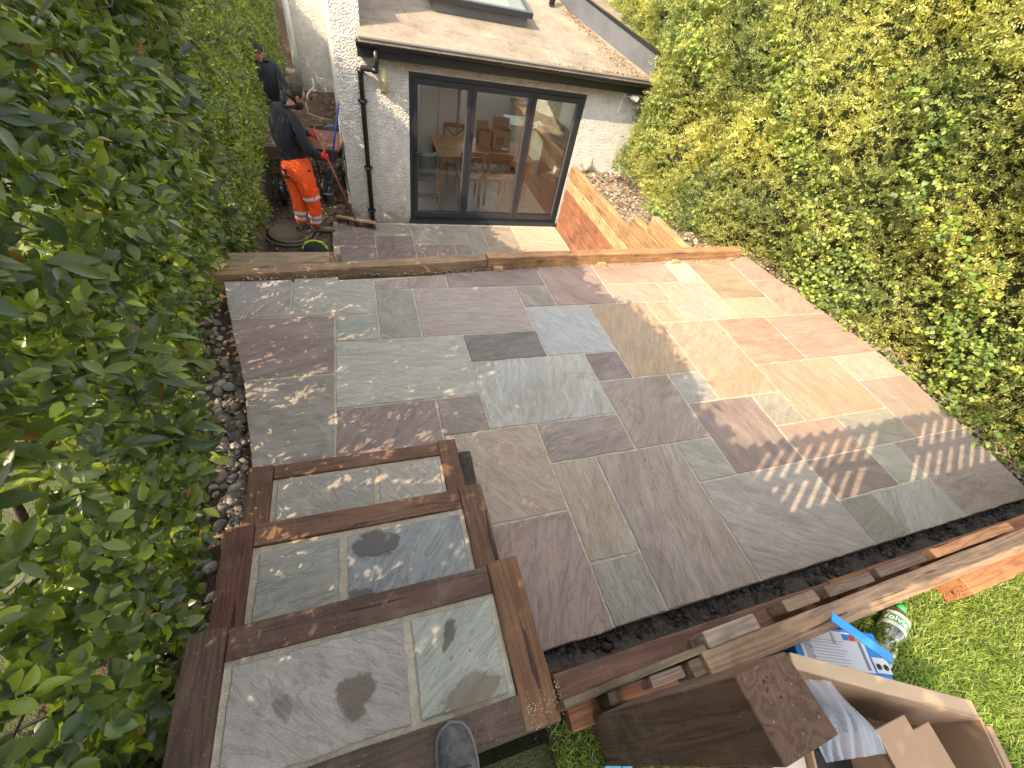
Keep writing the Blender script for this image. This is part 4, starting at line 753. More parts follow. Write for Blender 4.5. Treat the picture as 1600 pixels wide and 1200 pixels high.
    return t
P1=dict(base=(-1.45,4.98,ZL),pelvis=(-1.44,4.98,-.40),chest=(-1.46,5.0,.03),neckbase=(-1.39,5.02,.25),head=(-1.285,5.05,.375),
 shR=(-1.37,4.84,.14),elR=(-1.23,4.80,-.16),wrR=(-1.115,4.98,-.275),hdR=(-1.045,5.03,-.315),shL=(-1.58,5.16,.16),elL=(-1.42,5.30,-.08),wrL=(-1.20,5.16,-.08),hdL=(-1.13,5.09,-.09),
 hipR=(-1.36,4.91,-.55),knR=(-1.30,4.92,-.90),anR=(-1.32,4.95,-1.26),toeR=(-1.13,5.0,-1.33),hipL=(-1.50,5.03,-.55),knL=(-1.49,5.04,-.90),anL=(-1.52,5.0,-1.26),toeL=(-1.36,5.16,-1.33))
Bz=Vector(P1['base']); P1['grip']=tuple(Vector((.1,.9,-.1))+Bz); P1['side']=tuple(Vector((0,.2,1))+Bz)
person('bearded worker in navy sweater and bright orange trousers standing with a broom',P1,(.85,.22,-.42),None,glasses=True)
bx,by=-1.98,7.75
P2=dict(base=(bx,by,ZL),pelvis=(bx,by+.05,-.5),chest=(bx+.01,by-.08,-.10),neckbase=(bx+.0,by-.14,.12),head=(bx-.0,by-.2,.245),
 shR=(bx-.20,by-.10,.04),elR=(bx-.25,by-.22,-.22),wrR=(bx-.17,by-.42,-.40),hdR=(bx-.16,by-.5,-.46),shL=(bx+.20,by-.10,.04),elL=(bx+.30,by-.16,-.22),wrL=(bx+.28,by-.38,-.42),hdL=(bx+.28,by-.46,-.48),
 hipR=(bx-.1,by+.05,-.58),knR=(bx-.11,by-.02,-.95),anR=(bx-.12,by+.1,-1.26),toeR=(bx-.13,by-.1,-1.33),hipL=(bx+.1,by+.05,-.58),knL=(bx+.11,by-.02,-.95),anL=(bx+.12,by+.1,-1.26),toeL=(bx+.14,by-.1,-1.33))
Bz=Vector(P2['base']); P2['grip']=tuple(Vector((0,-.3,-.9))+Bz); P2['side']=tuple(Vector((1,0,0))+Bz)
person('man in dark cap and dark blue shirt far down the side path',P2,(.15,-.95,-.02),None,cap=True,beard=False,cloth=(POLO,plain('dark_trousers',(.02,.022,.03),.9)),gloves=False)
# ---------------- tools
br=empty('broom',(-.72,5.15,ZL)); tag(br,'wide stiff broom with a long wooden handle held by the worker','broom')
def Bo(x,y,z): return (x+.72,y-5.15,z-ZL)
MB().tube([Bo(-1.15,5.07,.02),Bo(-.76,5.17,-1.27)],[.013,.015],10).build('handle',PINE,br,color=(.30,.15,.07))
MB().bar(Bo(-1.04,5.26,-1.265),Bo(-.46,5.08,-1.265),.06,.035).build('broom_head',PINE,br,bevel=.006,color=(.38,.26,.15))
m=MB(); a=Vector(Bo(-1.03,5.257,-1.28)); b_=Vector(Bo(-.47,5.083,-1.28))
for k in range(190):
    t=RS.rand(); p=a.lerp(b_,t)+Vector((RS.randn()*.006,RS.randn()*.016,0)); q=p+Vector((RS.randn()*.008,RS.randn()*.018-.01,-.085)); m.tube([p,q],.003,4,cap=False)
m.build('bristles',plain('brown_bristle',(.06,.04,.03),.9),br)
shv=empty('shovel',(-1.1,5.9,ZL)); tag(shv,'blue handled shovel leaning upright beside the wheelbarrow','shovel')
MB().tube([(.34,.02,1.72),(-.02,-.02,.30)],.014,10).build('handle',plain('blue_paint',(.02,.04,.30),.35),shv)
MB().tube([(-.02,-.02,.30),(-.06,-.02,.12)],.012,10).build('shaft',plain('green_paint',(.03,.22,.2),.4),shv)
MB().box((-.08,-.03,.10),(.15,.012,.24),M=Matrix.Rotation(.5,3,'X')@Matrix.Rotation(.15,3,'Y')).build('blade',plain('steel',(.3,.32,.35),.35,metal=.8),shv,bevel=.004)
def barrow(label,x,y,rz_,tubc,fill,zt=.62):
    t=empty('wheelbarrow',(x,y,ZL),rz_); tag(t,label,'wheelbarrow','wheelbarrows on the path'); mt=plain('tray_'+str(len(bpy.data.materials)),tubc,.6,bump=.5,scale=20,var=.35)
    top=[(-.42,-.33),(.42,-.27),(.42,.27),(-.42,.33)]; bot=[(-.25,-.2),(.2,-.17),(.2,.17),(-.25,.2)]
    m=MB(); V=[(a,b,zt) for a,b in top]+[(a,b,zt-.26) for a,b in bot]; m.add(V,[(0,1,5,4),(1,2,6,5),(2,3,7,6),(3,0,4,7),(4,5,6,7)]); tr=m.build('tray',mt,t); sd=tr.modifiers.new('solid','SOLIDIFY'); sd.thickness=.012
    rimp=[(a,b,zt) for a,b in top]; MB().tube(rimp+[rimp[0],rimp[1]],.014,8).build('rim',plain('rim_'+str(len(bpy.data.materials)),tuple(min(1,q*1.6) for q in tubc),.5,var=.3,scale=30),tr)
    if fill:
        xs=np.linspace(-.36,.36,26); ys=np.linspace(-.25,.25,20); X,Y=np.meshgrid(xs,ys); Z=zt-.05+.05*np.exp(-(X/.25)**2-(Y/.18)**2)+.012*snoise(X,Y,s=14,seed=3); i=np.arange(X.size).reshape(X.shape)
        fast_mesh('load',np.stack([X.ravel(),Y.ravel(),Z.ravel()],1),[np.stack([i[:-1,:-1].ravel(),i[:-1,1:].ravel(),i[1:,1:].ravel(),i[1:,:-1].ravel()],1)],PATH,tr,True)
    MB().tube([(-.95,-.28,.62),(-.35,-.24,.34),(.3,-.12,.30),(.62,-.05,.20)],.015,8).tube([(-.95,.28,.62),(-.35,.24,.34),(.3,.12,.30),(.62,.05,.20)],.015,8).tube([(.3,-.12,.30),(.75,-.1,.36),(.75,.1,.36),(.3,.12,.30)],.012,8).build('frame',plain('fr_'+str(len(bpy.data.materials)),(.12,.11,.10),.5,metal=.5),t)
    for s in(-1,1): MB().tube([(-.3,s*.22,.33),(-.34,s*.22,.02),(-.2,s*.2,.02),(-.15,s*.18,.32)],.012,8).build('leg',BLACK,t)
    w=MB().lathe([(.11,-.035),(.16,-.045),(.19,-.03),(.2,0),(.19,.03),(.16,.045),(.11,.035)],(.62,0,.2),28,Matrix.Rotation(math.pi/2,3,'X')).build('wheel',BLACK,t); MB().lathe([(0,-.03),(.115,-.03),(.115,.03),(0,.03)],(.62,0,.2),20,Matrix.Rotation(math.pi/2,3,'X')).build('rim',LEAD,w); return t
barrow('rusty brown wheelbarrow with a pale rim parked nose forward behind the standing worker',-1.14,6.62,-math.pi/2-.1,(.17,.08,.055),False,.74)
barrow('wheelbarrow full of gravel and debris in front of the man in the cap',-1.84,6.45,-math.pi/2+.05,(.24,.2,.16),True,.80)
hr=empty('hose_reel',(-1.06,8.1,ZL-.33)); tag(hr,'black hose reel with an orange crank standing against the side wall','hose reel')
MX=Matrix.Rotation(math.pi/2,3,'X')@Matrix.Rotation(0,3,'Y')
MB().lathe([(0,-.12),(.23,-.12),(.23,-.10),(.14,-.09),(.14,.09),(.23,.10),(.23,.12),(0,.12)],(0,0,.62),28,MX).build('drum',plain('black_drum',(.03,.035,.045),.5),hr)
MB().tube([(.2*math.cos(a),-.05+.006*a,.62+.2*math.sin(a)) for a in [k*.4 for k in range(48)]],.016,8).build('hose',plain('grey_hose',(.12,.14,.18),.5),hr)
MB().box((0,-.14,.66),(.20,.03,.05)).build('crank',plain('orange_plastic',(.55,.22,.03),.5),hr,bevel=.008); MB().tube([(-.2,-.14,.34),(0,-.13,.62),(.2,-.14,.34)],.014,8).tube([(-.2,.14,.34),(0,.13,.62),(.2,.14,.34)],.014,8).build('frame',plain('blue_frame',(.03,.07,.2),.4),hr)
o=MB().tube([(-1.24,7.6,-.02),(-1.22,7.55,-.12),(-1.33,7.4,-.2),(-1.38,7.3,-.32),(-1.36,7.25,-.45),(-1.2,7.4,-.55),(-1.0,7.9,-.72)],.012,8).build('hose',plain('pale_hose',(.45,.4,.33),.5)); tag(o,'thin pale hose curling up from the reel behind the worker','hose')
bk=MB().b(0,.45,0,.12,0,.12).build('brick_block',plain('brown_brick',(.16,.07,.04),.9,bump=.6,scale=40),None,bevel=.006,loc=(-1.5,8.9,ZL+.1)); tag(bk,'brown block lying across the path behind the hose reel','block')
o=MB().b(0,.34,0,.25,0,.06).build('stone_slab',plain('pale_coping',(.35,.33,.3),.9,bump=.4),None,loc=(-2.25,11.2,-.85),rot=(0,.1,.3)); tag(o,'pale coping stone at the far end of the path','stone slab')
# spilled spoil heap beside side wall
grid('spoil_heap',-2.2,-.9,7.9,11.2,lambda X,Y:ZL+.06+.25*np.exp(-((X+1.9)/.5)**2-((Y-10.2)/.8)**2)+.03*snoise(X,Y,s=6,seed=23)+.015*snoise(X,Y,s=18,seed=24),PATH,.04)
# bags and rubble by the facade
o=MB().ell((3.02,5.24,-.22),(.09,.07,.11),n=40,m=28,fn=lambda p: Vector((p.x,p.y,p.z))*(1+.16*math.sin(19*p.z+3*p.x*9)*math.sin(23*p.x+11*p.y)+.12*math.sin(37*p.y+29*p.z))).build('sand_bag',plain('pale_plastic_bag',(.42,.37,.30),.4,bump=1,scale=12)); tag(o,'crumpled pale plastic bag of rubble standing against the wall by the glass doors','bag')
# ---------------------------------------------------------------- stones
def rock_mesh(seed):
    r=np.random.RandomState(seed); bm=bmesh.new(); bmesh.ops.create_icosphere(bm,subdivisions=2,radius=1); P=np.array([v.co[:] for v in bm.verts])
    for k in range(9):
        d=r.randn(3); d/=np.linalg.norm(d); h=.55+.3*r.rand(); pr_=P@d; over=np.maximum(pr_-h,0); P-=over[:,None]*d*.85
    P*=np.array([1,.6+.3*r.rand(),.45+.3*r.rand()]); P+=.02*r.randn(*P.shape)
    for v,p in zip(bm.verts,P): v.co=p
    me=bpy.data.meshes.new('stone'); bm.to_mesh(me); bm.free(); me.polygons.foreach_set('use_smooth',[True]*len(me.polygons)); me.update(); return me
STM=[plain('stone_grey',(.25,.235,.215),.85,bump=.7,scale=5,var=.3),plain('stone_brown',(.22,.165,.12),.85,bump=.7,scale=5,var=.3),plain('stone_pale',(.33,.31,.28),.85,bump=.7,scale=5,var=.25)]
RM=[rock_mesh(s) for s in range(9)]
for i,me in enumerate(RM): me.materials.append(STM[i%3])
n=0; pts=[]
for k in range(6000):
    y=RS.uniform(-.95,1.6); x0=-1.38-.0*y if y<-.1 else float(lx(y/U))*U-.02; 
    if y<-.1: x0=-1.34
    x=x0-RS.rand()**.8*.42; s=RS.uniform(.018,.048)
    if x>x0-s-.03 or (y<.55 and x>x0-.10 and RS.rand()<.8): continue
    if any((x-a)**2+(y-b_)**2<((s+c)*.80)**2 for a,b_,c in pts): continue
    pts.append((x,y,s)); me=RM[RS.randint(9)]; o=bpy.data.objects.new('stone',me); COL.objects.link(o)
    o.location=(x,y,float(leftz(np.array(x),np.array(y)))+s*.35); o.scale=(s*1.15,)*3; o.rotation_euler=(RS.randn()*.35,RS.randn()*.35,RS.rand()*6.28)
    tag(o,'loose rounded stone in the strip between the left hedge and the patio','stone','loose stones between hedge and patio'); n+=1
    if n>=290: break
print('stones',n)
def rubble(name,P,size,mats):
    """many small rocks in one mesh"""
    r=np.random.RandomState(5); bm=bmesh.new(); bmesh.ops.create_icosphere(bm,subdivisions=1,radius=1); T=np.array([v.co[:] for v in bm.verts]); F=np.array([[v.index for v in f.verts] for f in bm.faces]); bm.free()
    n=len(P); S=size*(.4+r.rand(n)**2*1.3); V=T[None]*(1+.32*r.randn(n,len(T),1))*S[:,None,None]*np.stack([np.ones(n),.6+.4*r.rand(n),.5+.3*r.rand(n)],1)[:,None]
    a=r.rand(n)*6.28; c,s=np.cos(a)[:,None],np.sin(a)[:,None]; X=V[:,:,0]*c-V[:,:,1]*s; Y=V[:,:,0]*s+V[:,:,1]*c; V=np.stack([X,Y,V[:,:,2]],2)+P[:,None]
    FF=(F[None]+np.arange(n)[:,None,None]*len(T)).reshape(-1,3); g=(.5+.6*r.rand(n))[:,None]*np.ones((1,len(T))); tint=np.array(mats)[r.randint(0,len(mats),n)][:,None,:]*g[:,:,None]; col=np.concatenate([tint,np.ones((n,len(T),1))],2).reshape(-1,4)
    o=fast_mesh(name,V.reshape(-1,3),[FF],RUBM,None,False,col); o['kind']='stuff'; return o
RUBM,_t,_n,_l,_b=newmat('rubble_fragments'); _a=nd(_n,'ShaderNodeAttribute',attribute_name='lc'); _l.new(_a.outputs['Color'],_b.inputs['Base Color']); _b.inputs['Roughness'].default_value=.9
n=2600; P=np.stack([2.88+RS.rand(n)**1.2*1.3,2.0+RS.rand(n)*3.3,np.zeros(n)],1); P[:,2]=-.13-.25*np.clip((P[:,1]-2.6)/1.2,0,1)+.02
rubble('rubble',P,.024,[(.30,.25,.19),(.36,.31,.24),(.26,.16,.10),(.2,.155,.11),(.15,.115,.08)])
n=700; yy=-1.2+RS.rand(n)*3.3; P=np.stack([np.array([rx(v/U)*U for v in yy])+.03+RS.rand(n)*.25,yy,-.05+.04*RS.rand(n)],1); rubble('patio_edge_rubble',P,.02,[(.30,.25,.18),(.2,.16,.11),(.26,.2,.14)])
n=3600; P=np.stack([-2.1+RS.rand(n)*1.45,4.4+RS.rand(n)**.8*6.5,np.full(n,ZL+.005)],1); P=P[~((P[:,0]>-1.2+0)&(P[:,1]<5.3))&(P[:,0]<-.86)]; P[:,2]+=np.clip((P[:,1]-8.2)*.06,0,.25); rubble('path_debris',P,.017,[(.16,.11,.08),(.24,.19,.15),(.08,.06,.045),(.3,.25,.2)])
n=1500; P=np.stack([-.15+RS.rand(n)*4.1,-1.32+RS.rand(n)*.10,np.full(n,-.055)],1); rubble('mortar_lumps',P,.014,[(.045,.038,.033),(.075,.064,.055),(.025,.021,.018)])
n=500; P=np.stack([-1.45+RS.randn(n)*.05,-.35+RS.rand(n)*1.3,np.full(n,-.15)],1); P[:,0]+=np.where(P[:,1]>0,-.02-.06*P[:,1],.04); rubble('mortar_crumbs',P,.02,[(.14,.125,.11),(.2,.17,.15)])
n=420; P=np.stack([-1.6+RS.rand(n)*5.1,np.zeros(n),np.full(n,.002)],1); P[:,1]=1.69+.048*(P[:,0]+1.64)+RS.randn(n)*.012; rubble('mortar_spill',P[:300],.009,[(.30,.26,.2),(.22,.19,.15)])
# sand grit on landing corner
n=500; P=np.stack([-.30+RS.rand(n)**1.5*.12,-1.36-np.abs(RS.randn(n))*.04,np.full(n,.5015)],1); rubble('sand_grit',P,.0016,[(.5,.44,.35)])
# ---------------------------------------------------------------- foliage
def unit(a): return a/np.maximum(np.linalg.norm(a,axis=1),1e-9)[:,None]
def leaves(name,P,A,N,Ln,Wd,colr,mat,parent=None,fold=.25,droop=.18,detail=True):
    """blade-shaped leaves: P base, A axis, N normal"""
    n=len(P); A=unit(A); S=unit(np.cross(N,A)); N=np.cross(A,S); Ln=np.asarray(Ln).reshape(-1,1)*np.ones((n,1)); Wd=np.asarray(Wd).reshape(-1,1)*np.ones((n,1))
    def pt(t,w,h): return P+A*Ln*t+S*Wd*w+N*(Wd*h-Ln*droop*t*t)
    if detail:
        st=[(.12,.22),(.36,.5),(.62,.46),(.85,.24)]
        cols=[pt(0,0,0)]
        for t,w in st: cols+= [pt(t,-w,fold*w*1.4),pt(t,0,0),pt(t,w,fold*w*1.4)]
        cols.append(pt(1,0,0)); k=len(cols); Q=[];T=[(0,2,1),(0,3,2),(k-1,k-4,k-3),(k-1,k-3,k-2)]
        for i in range(3): a=1+3*i; Q+=[(a,a+1,a+4,a+3),(a+1,a+2,a+5,a+4)]
    else:
        cols=[pt(0,0,0),pt(.45,-.5,fold*.5),pt(.5,0,0),pt(.45,.5,fold*.5),pt(1,0,0)]; k=5; Q=[(0,1,2,3)][:0]; T=[(0,2,1),(0,3,2),(4,1,2),(4,2,3)]
    V=np.stack(cols,1).reshape(-1,3); o=np.arange(n)[:,None,None]*k; F=[]
    if Q: F.append((np.array(Q)[None]+o).reshape(-1,4))
    F.append((np.array(T)[None]+o).reshape(-1,3))
    c=np.concatenate([colr,np.ones((n,1))],1); return fast_mesh(name,V,F,mat,parent,True,np.repeat(c,k,0))
def xl(y): return np.interp(y,[-3.5,-1.2,-.6,0,1.5,4,7.5,12.5],[-1.50,-1.47,-1.50,-1.60,-1.72,-1.98,-2.05,-2.20])
def ztl(y): return np.interp(y,[-4,-1.2,.25,2.7,4.3,5.5,8,12],[3.6,3.6,3.25,2.55,2.4,2.1,1.5,1.3])
def gen_left(n,y0,y1,dmax,z0=-.15,dexp=1.6,zpow=1.0):
    y=y0+RS.rand(n)*(y1-y0); zt=ztl(y)+.15*snoise(y,y*0,s=1.3,seed=31); zb=np.where(y>2.8,-.95,z0); z=zb+(zt-zb)*RS.rand(n)**zpow
    d=RS.rand(n)**dexp*dmax
    x=xl(y)+.10*snoise(y,z,s=.9,seed=32)+.06*snoise(y,z,s=2.6,seed=33)-np.clip(.25-z,0,1)*.22*(y<2.8)-d-.28*np.clip((z-(zt-.5))/.5,0,1)**2
    return np.stack([x,y,z],1),d
lh=empty('laurel_hedge',(-2,2,-.2)); tag(lh,'tall shaded laurel and privet hedge filling the left side, large glossy leaves','hedge')
def put(o,par): o.parent=par; o.matrix_parent_inverse=par.matrix_world.inverted() if False else Matrix.Translation(-Vector(par.location)); return o
def sprigs(P,m,spread,out,lnf,wf,colf,updir=.35):
    """m leaves round each sprig point"""
    n=len(P); base=unit(np.array(out)+RS.randn(n,3)*.55+np.array([0,0,updir])); k=np.repeat(np.arange(n),m); B=base[k]; r=unit(np.cross(B,RS.randn(n*m,3))); t=np.tile(np.arange(m)/m,n)[:,None]
    A=unit(B*(.45+.5*RS.rand(n*m,1))+r*.85+np.array([0,0,.08])); Pp=P[k]+B*spread*(t-.3)+A*.008; N=unit(B*.8+np.array([0,0,.55])+RS.randn(n*m,3)*.3); return Pp,A,N,k
# --- big laurel leaves and small privet leaves, in patches
def patch(P): return snoise(P[:,1],P[:,2],s=.8,seed=41)+.5*snoise(P[:,1],P[:,2],s=2.,seed=42)
P,d=gen_left(9000,-4.6,4.8,.55); P=P[(P[:,1]<2.2)|(RS.rand(len(P))<(4.8-P[:,1])/2.6)]; pm=patch(P); big=pm>-.02
def lcol(n,new,seed=0):
    r=RS; base=np.array([[.080,.112,.034],[.11,.145,.038],[.052,.082,.038],[.15,.185,.048]])[r.randint(0,4,n)]; newc=np.array([.27,.33,.04]); f=(r.rand(n)<new)[:,None]*(.35+.65*r.rand(n,1)); dd=(r.rand(n)<.012)[:,None]; base=np.where(dd,np.array([.22,.13,.05]),base); return (base*(1-f)+newc*f)*(.75+.5*r.rand(n,1))*1.0
P=P[~((P[:,1]>-1.3)&(P[:,2]<2.)&(snoise(P[:,1],P[:,2],s=2.6,seed=35)>.0)&(RS.rand(len(P))<.5))]; pm=patch(P); big=pm>-.02; Pb=P[big]; Pb=Pb[np.linalg.norm(Pb-np.array(CAMP),axis=1)>.95]; Pp,A,N,k=sprigs(Pb,7,.10,(1,-.15,.1),None,None,None); ds=np.clip(np.linalg.norm(Pp-np.array(CAMP),axis=1)/1.9,.45,1); nw=(RS.rand(len(Pb))<.16)[k]; L=ds*np.where(nw,.08,.12)*(.4+.95*RS.rand(len(Pp))); C=lcol(len(Pp),.06); C[nw]=lcol(nw.sum(),.85)
put(leaves('laurel_leaves',Pp,A,N,L,L*.36,C,LEAF),lh)
Ps=np.concatenate([P[~big],(lambda Q:Q[(Q[:,1]<2.6)|(RS.rand(len(Q))<(5.2-Q[:,1])/2.6)])(gen_left(8000,-4.6,5.2,.4)[0])]); pm=patch(Ps); Ps=Ps[(pm<.05)|(RS.rand(len(Ps))<.25)]
Pp,A,N,k=sprigs(Ps,9,.11,(1,-.1,0),None,None,None); nw=(RS.rand(len(Ps))<.12)[k]; ds=np.clip(np.linalg.norm(Pp-np.array(CAMP),axis=1)/1.9,.5,1); L=ds*.056*(.6+.8*RS.rand(len(Pp))); C=lcol(len(Pp),.10)*np.array([1.15,1.15,1.1]); C[nw]=lcol(nw.sum(),.8)
put(leaves('privet_leaves',Pp,A,N,L,L*.55,C,LEAF,detail=True),lh)
P,d=gen_left(17000,1.6,12.4,.45); P=P[(P[:,1]>4)|(RS.rand(len(P))<(P[:,1]-1.6)/2.4)]; Pp,A,N,k=sprigs(P,8,.10,(1,-.25,.15),None,None,None); nw=(RS.rand(len(P))<.5)[k]; L=.064*(.5+.9*RS.rand(len(Pp))); C=lcol(len(Pp),.15); C[nw]=lcol(nw.sum(),.6); put(leaves('far_leaves',Pp,A,N,L,L*.36,C,LEAF,detail=False),lh)
y=-4.8+RS.rand(5200)*4.8; zt=ztl(y)+.15*snoise(y,y*0,s=1.3,seed=31); z=zt-RS.rand(5200)**1.2*.95; P=np.stack([xl(y)-.12-RS.rand(5200)*.8,y,z],1); N=unit(RS.randn(5200,3)+np.array([.8,.3,.5])); A=unit(np.cross(N,RS.randn(5200,3))); L=.15*(.6+.7*RS.rand(5200)); put(leaves('crown_shade_leaves',P,A,N,L,L*.55,lcol(5200,.1),LEAF,detail=False),lh)  # extra leaves out of view, added to thicken the shade of the hedge top
# inner / upper mass
y=-4.8+RS.rand(40000)**1.35*17; zt=ztl(y)+.15*snoise(y,y*0,s=1.3,seed=31); zb=np.where(y>2.8,-.8,-.1); z=zb+(zt-zb)*RS.rand(len(y)); x=xl(y)-.35-RS.rand(len(y))*.75
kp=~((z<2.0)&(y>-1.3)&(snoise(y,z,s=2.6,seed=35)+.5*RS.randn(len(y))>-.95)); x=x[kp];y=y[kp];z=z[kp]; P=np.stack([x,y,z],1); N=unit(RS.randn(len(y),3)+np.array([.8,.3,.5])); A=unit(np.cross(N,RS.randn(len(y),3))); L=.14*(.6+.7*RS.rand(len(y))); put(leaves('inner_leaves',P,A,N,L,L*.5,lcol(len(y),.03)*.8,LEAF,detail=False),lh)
m=MB()
for k in range(70):
    y=-3.2+k*.22+RS.rand()*.1; x=float(xl(y))-.5-RS.rand()*.3; zb=-.25 if y<2.8 else -.95; p=Vector((x,y,zb)); pts=[p]
    for j in range(6): p=p+Vector((RS.randn()*.05+.02,RS.randn()*.07,.42)); pts.append(p)
    m.tube(pts,[.022,.019,.016,.013,.010,.008,.005],6)
    for j in range(1,6): q=pts[j]; m.tube([q,q+Vector((.25+RS.rand()*.2,RS.randn()*.15,.12)),q+Vector((.45,RS.randn()*.2,.22+.1*RS.rand()))],[.008,.005,.003],5)
BARK=plain('bark',(.08,.06,.045),.9,bump=.8,scale=40,var=.3)
put(m.build('branches',BARK),lh)
# --- yew / box hedge on the right
def xr(y): return np.interp(y,[-3,0,.9,1.6,2.1,2.5,3.2,4.5,5.3,7,12],[4.24,4.17,4.08,3.95,3.72,3.50,3.38,3.5,3.78,3.98,4.2])
def rsurf(y,z): return xr(y)+.22*np.clip(z+.05,0,1)*np.exp(-((y-3.3)/1.1)**2)-.14*snoise(y,z,s=.75,seed=51)-.09*snoise(y,z,s=2.1,seed=52)-.07*snoise(y,z,s=5.0,seed=53)-.04*snoise(y,z,s=11,seed=54)-.10*np.clip(z-.5,0,1.4)
rh=empty('yew_hedge',(5,2.5,-.1)); tag(rh,'sunlit fine leaved yew hedge threaded with ivy filling the right side','hedge')
gy,gz=np.meshgrid(np.linspace(-3.2,9.5,160),np.linspace(-.2,3.4,60)); X=rsurf(gy,gz)+.24; i=np.arange(gy.size).reshape(gy.shape)
F=np.stack([i[:-1,:-1].ravel(),i[:-1,1:].ravel(),i[1:,1:].ravel(),i[1:,:-1].ravel()],1); put(fast_mesh('inner_twigs',np.stack([X.ravel(),gy.ravel(),gz.ravel()],1),[F],plain('dark_twigs',(.03,.04,.015),.95,bump=1,scale=30,var=.4),None,True),rh)
ns=46000; y=-3+RS.rand(ns)*11.8; z=-.2+RS.rand(ns)*3.5; keep=~((z>2.9)|((y>5.6)&(z<.8))); y=y[keep];z=z[keep]; ns=len(y)
gap=snoise(y,z,s=3.2,seed=57); d=RS.rand(ns)**1.2*.20; x=rsurf(y,z)+d+.05*(gap<-.5); mth=12
base=unit(np.array([-.9,-.1,.35])+RS.randn(ns,3)*.5); tl=(.045+.05*RS.rand(ns))[:,None]
k=np.repeat(np.arange(ns),mth); t=np.tile((np.arange(mth)+.5)/mth,ns)[:,None]; B=base[k]; sd=unit(np.cross(B,RS.randn(ns,3)[k])); sg=np.tile(np.where(np.arange(mth)%2==0,1.,-1.),ns)[:,None]
PP=np.stack([x,y,z],1)[k]+B*tl[k]*t*1.6; A=unit(sd*sg*.8+B*.6+RS.randn(len(k),3)*.25); N=unit(np.cross(A,B)+RS.randn(len(k),3)*.35); Lh=(.023*(.8+.6*RS.rand(len(k))))[:,None]; S=unit(np.cross(N,A))
V=np.stack([PP,PP+A*Lh*.5+S*Lh*.26,PP+A*Lh*1.15,PP+A*Lh*.5-S*Lh*.26],1).reshape(-1,3)
tone=np.clip(.5+.6*snoise(y,z,s=1.4,seed=58),0,1)[:,None]; c0=np.array([.17,.21,.07]); c1=np.array([.45,.43,.13]); sc_=(c0*(1-tone)+c1*tone)*(.7+.6*RS.rand(ns,1)); cc_=np.concatenate([sc_[k]*(.8+.4*RS.rand(len(k),1)),np.ones((len(k),1))],1)
put(fast_mesh('foliage',V,[np.arange(len(V)).reshape(-1,4)],YEW,None,False,np.repeat(cc_,4,0)),rh)
# ivy and bramble leaves in patches
n=13000; y=-2.8+RS.rand(n)*8; z=-.15+RS.rand(n)**1.25*2.9; low=(z<.55)&(y<2.2); w=snoise(y,z,s=1.1,seed=61)+.6*snoise(y,z,s=2.4,seed=62)+np.where(low,.75,0)+np.where((y<1.4),.1,-.35)+.3*RS.randn(n); sel=w>.38; y=y[sel];z=z[sel]; n=len(y)
x=rsurf(y,z)-.03-.08*RS.rand(n)-np.where((z<.4),.12*RS.rand(n),0); P=np.stack([x,y,z],1); Pp,A,N,k=sprigs(P,3,.07,(-.9,-.3,.1),None,None,None); A[:,2]-=.5; N=unit(N+np.array([-.6,-.2,.3])); L=.038*(.6+.8*RS.rand(len(Pp)))
c=np.array([[.12,.18,.03],[.19,.25,.035],[.27,.30,.05],[.08,.13,.03]])[RS.randint(0,4,len(P))][k]*(.75+.5*RS.rand(len(k),1)); put(leaves('ivy_leaves',Pp,A,N,L,L*.85,c,YEW,detail=False,fold=.15),rh)
# ground ivy and dry twigs at the foot of the right hedge
m=MB()
for kk in range(240):
    y=RS.uniform(-1.2,2.4); x=float(rx(min(6,max(-3.7,y/U)))*U)+RS.uniform(.03,.35); p=Vector((x,y,RS.uniform(-.06,.04))); dd=Vector((RS.randn(),RS.randn(),RS.rand()*.5)).normalized()*RS.uniform(.05,.16); m.tube([p,p+dd*.5+Vector((0,0,.02)),p+dd],[.003,.0025,.0015],4,cap=False)
tw=m.build('dry_twigs',plain('dry_twig',(.30,.21,.12),.9)); tw['kind']='stuff'
# ---------------------------------------------------------------- lawn blades
def blades(name,n,x0,x1,y0,y1,zf,L0,dens=None):
    x=x0+RS.rand(n)*(x1-x0); y=y0+RS.rand(n)*(y1-y0); P=np.stack([x,y,zf(x,y)],1); a=RS.rand(n)*6.28; lean=(.35+.75*RS.rand(n)); D=np.stack([np.cos(a)*lean,np.sin(a)*lean,np.ones(n)],1); D=unit(D+.5*np.stack([snoise(x,y,s=6,seed=71),snoise(x,y,s=6,seed=72),x*0],1))
    S=unit(np.cross(D,RS.randn(n,3))); L=(L0*(.5+.8*RS.rand(n)))[:,None]; w=.0016*(.7+.6*RS.rand(n))[:,None]; G=np.array([0,0,-1.])
    V=np.stack([P-S*w,P+S*w,P+D*L*.55+S*w*.9+G*L*.04,P+D*L*.55-S*w*.9+G*L*.04,P+D*L+G*L*.22],1).reshape(-1,3); o=np.arange(n)[:,None]*5
    c=np.array([[.22,.30,.06],[.30,.37,.09],[.14,.21,.04],[.42,.40,.18]])[RS.choice(4,n,p=[.4,.3,.2,.1])]*(.75+.5*RS.rand(n,1)); c=np.concatenate([c,np.ones((n,1))],1)
    ob=fast_mesh(name,V,[(np.array([[0,1,2,3]])+o),(np.array([[3,2,4]])+o)],GRASSM,None,True,np.repeat(c,5,0)); ob['kind']='stuff'; return ob
blades('grass',95000,-.24,2.9,-2.6,-1.47,lambda x,y:.42+.015*snoise(x,y,s=2,seed=8),.036)
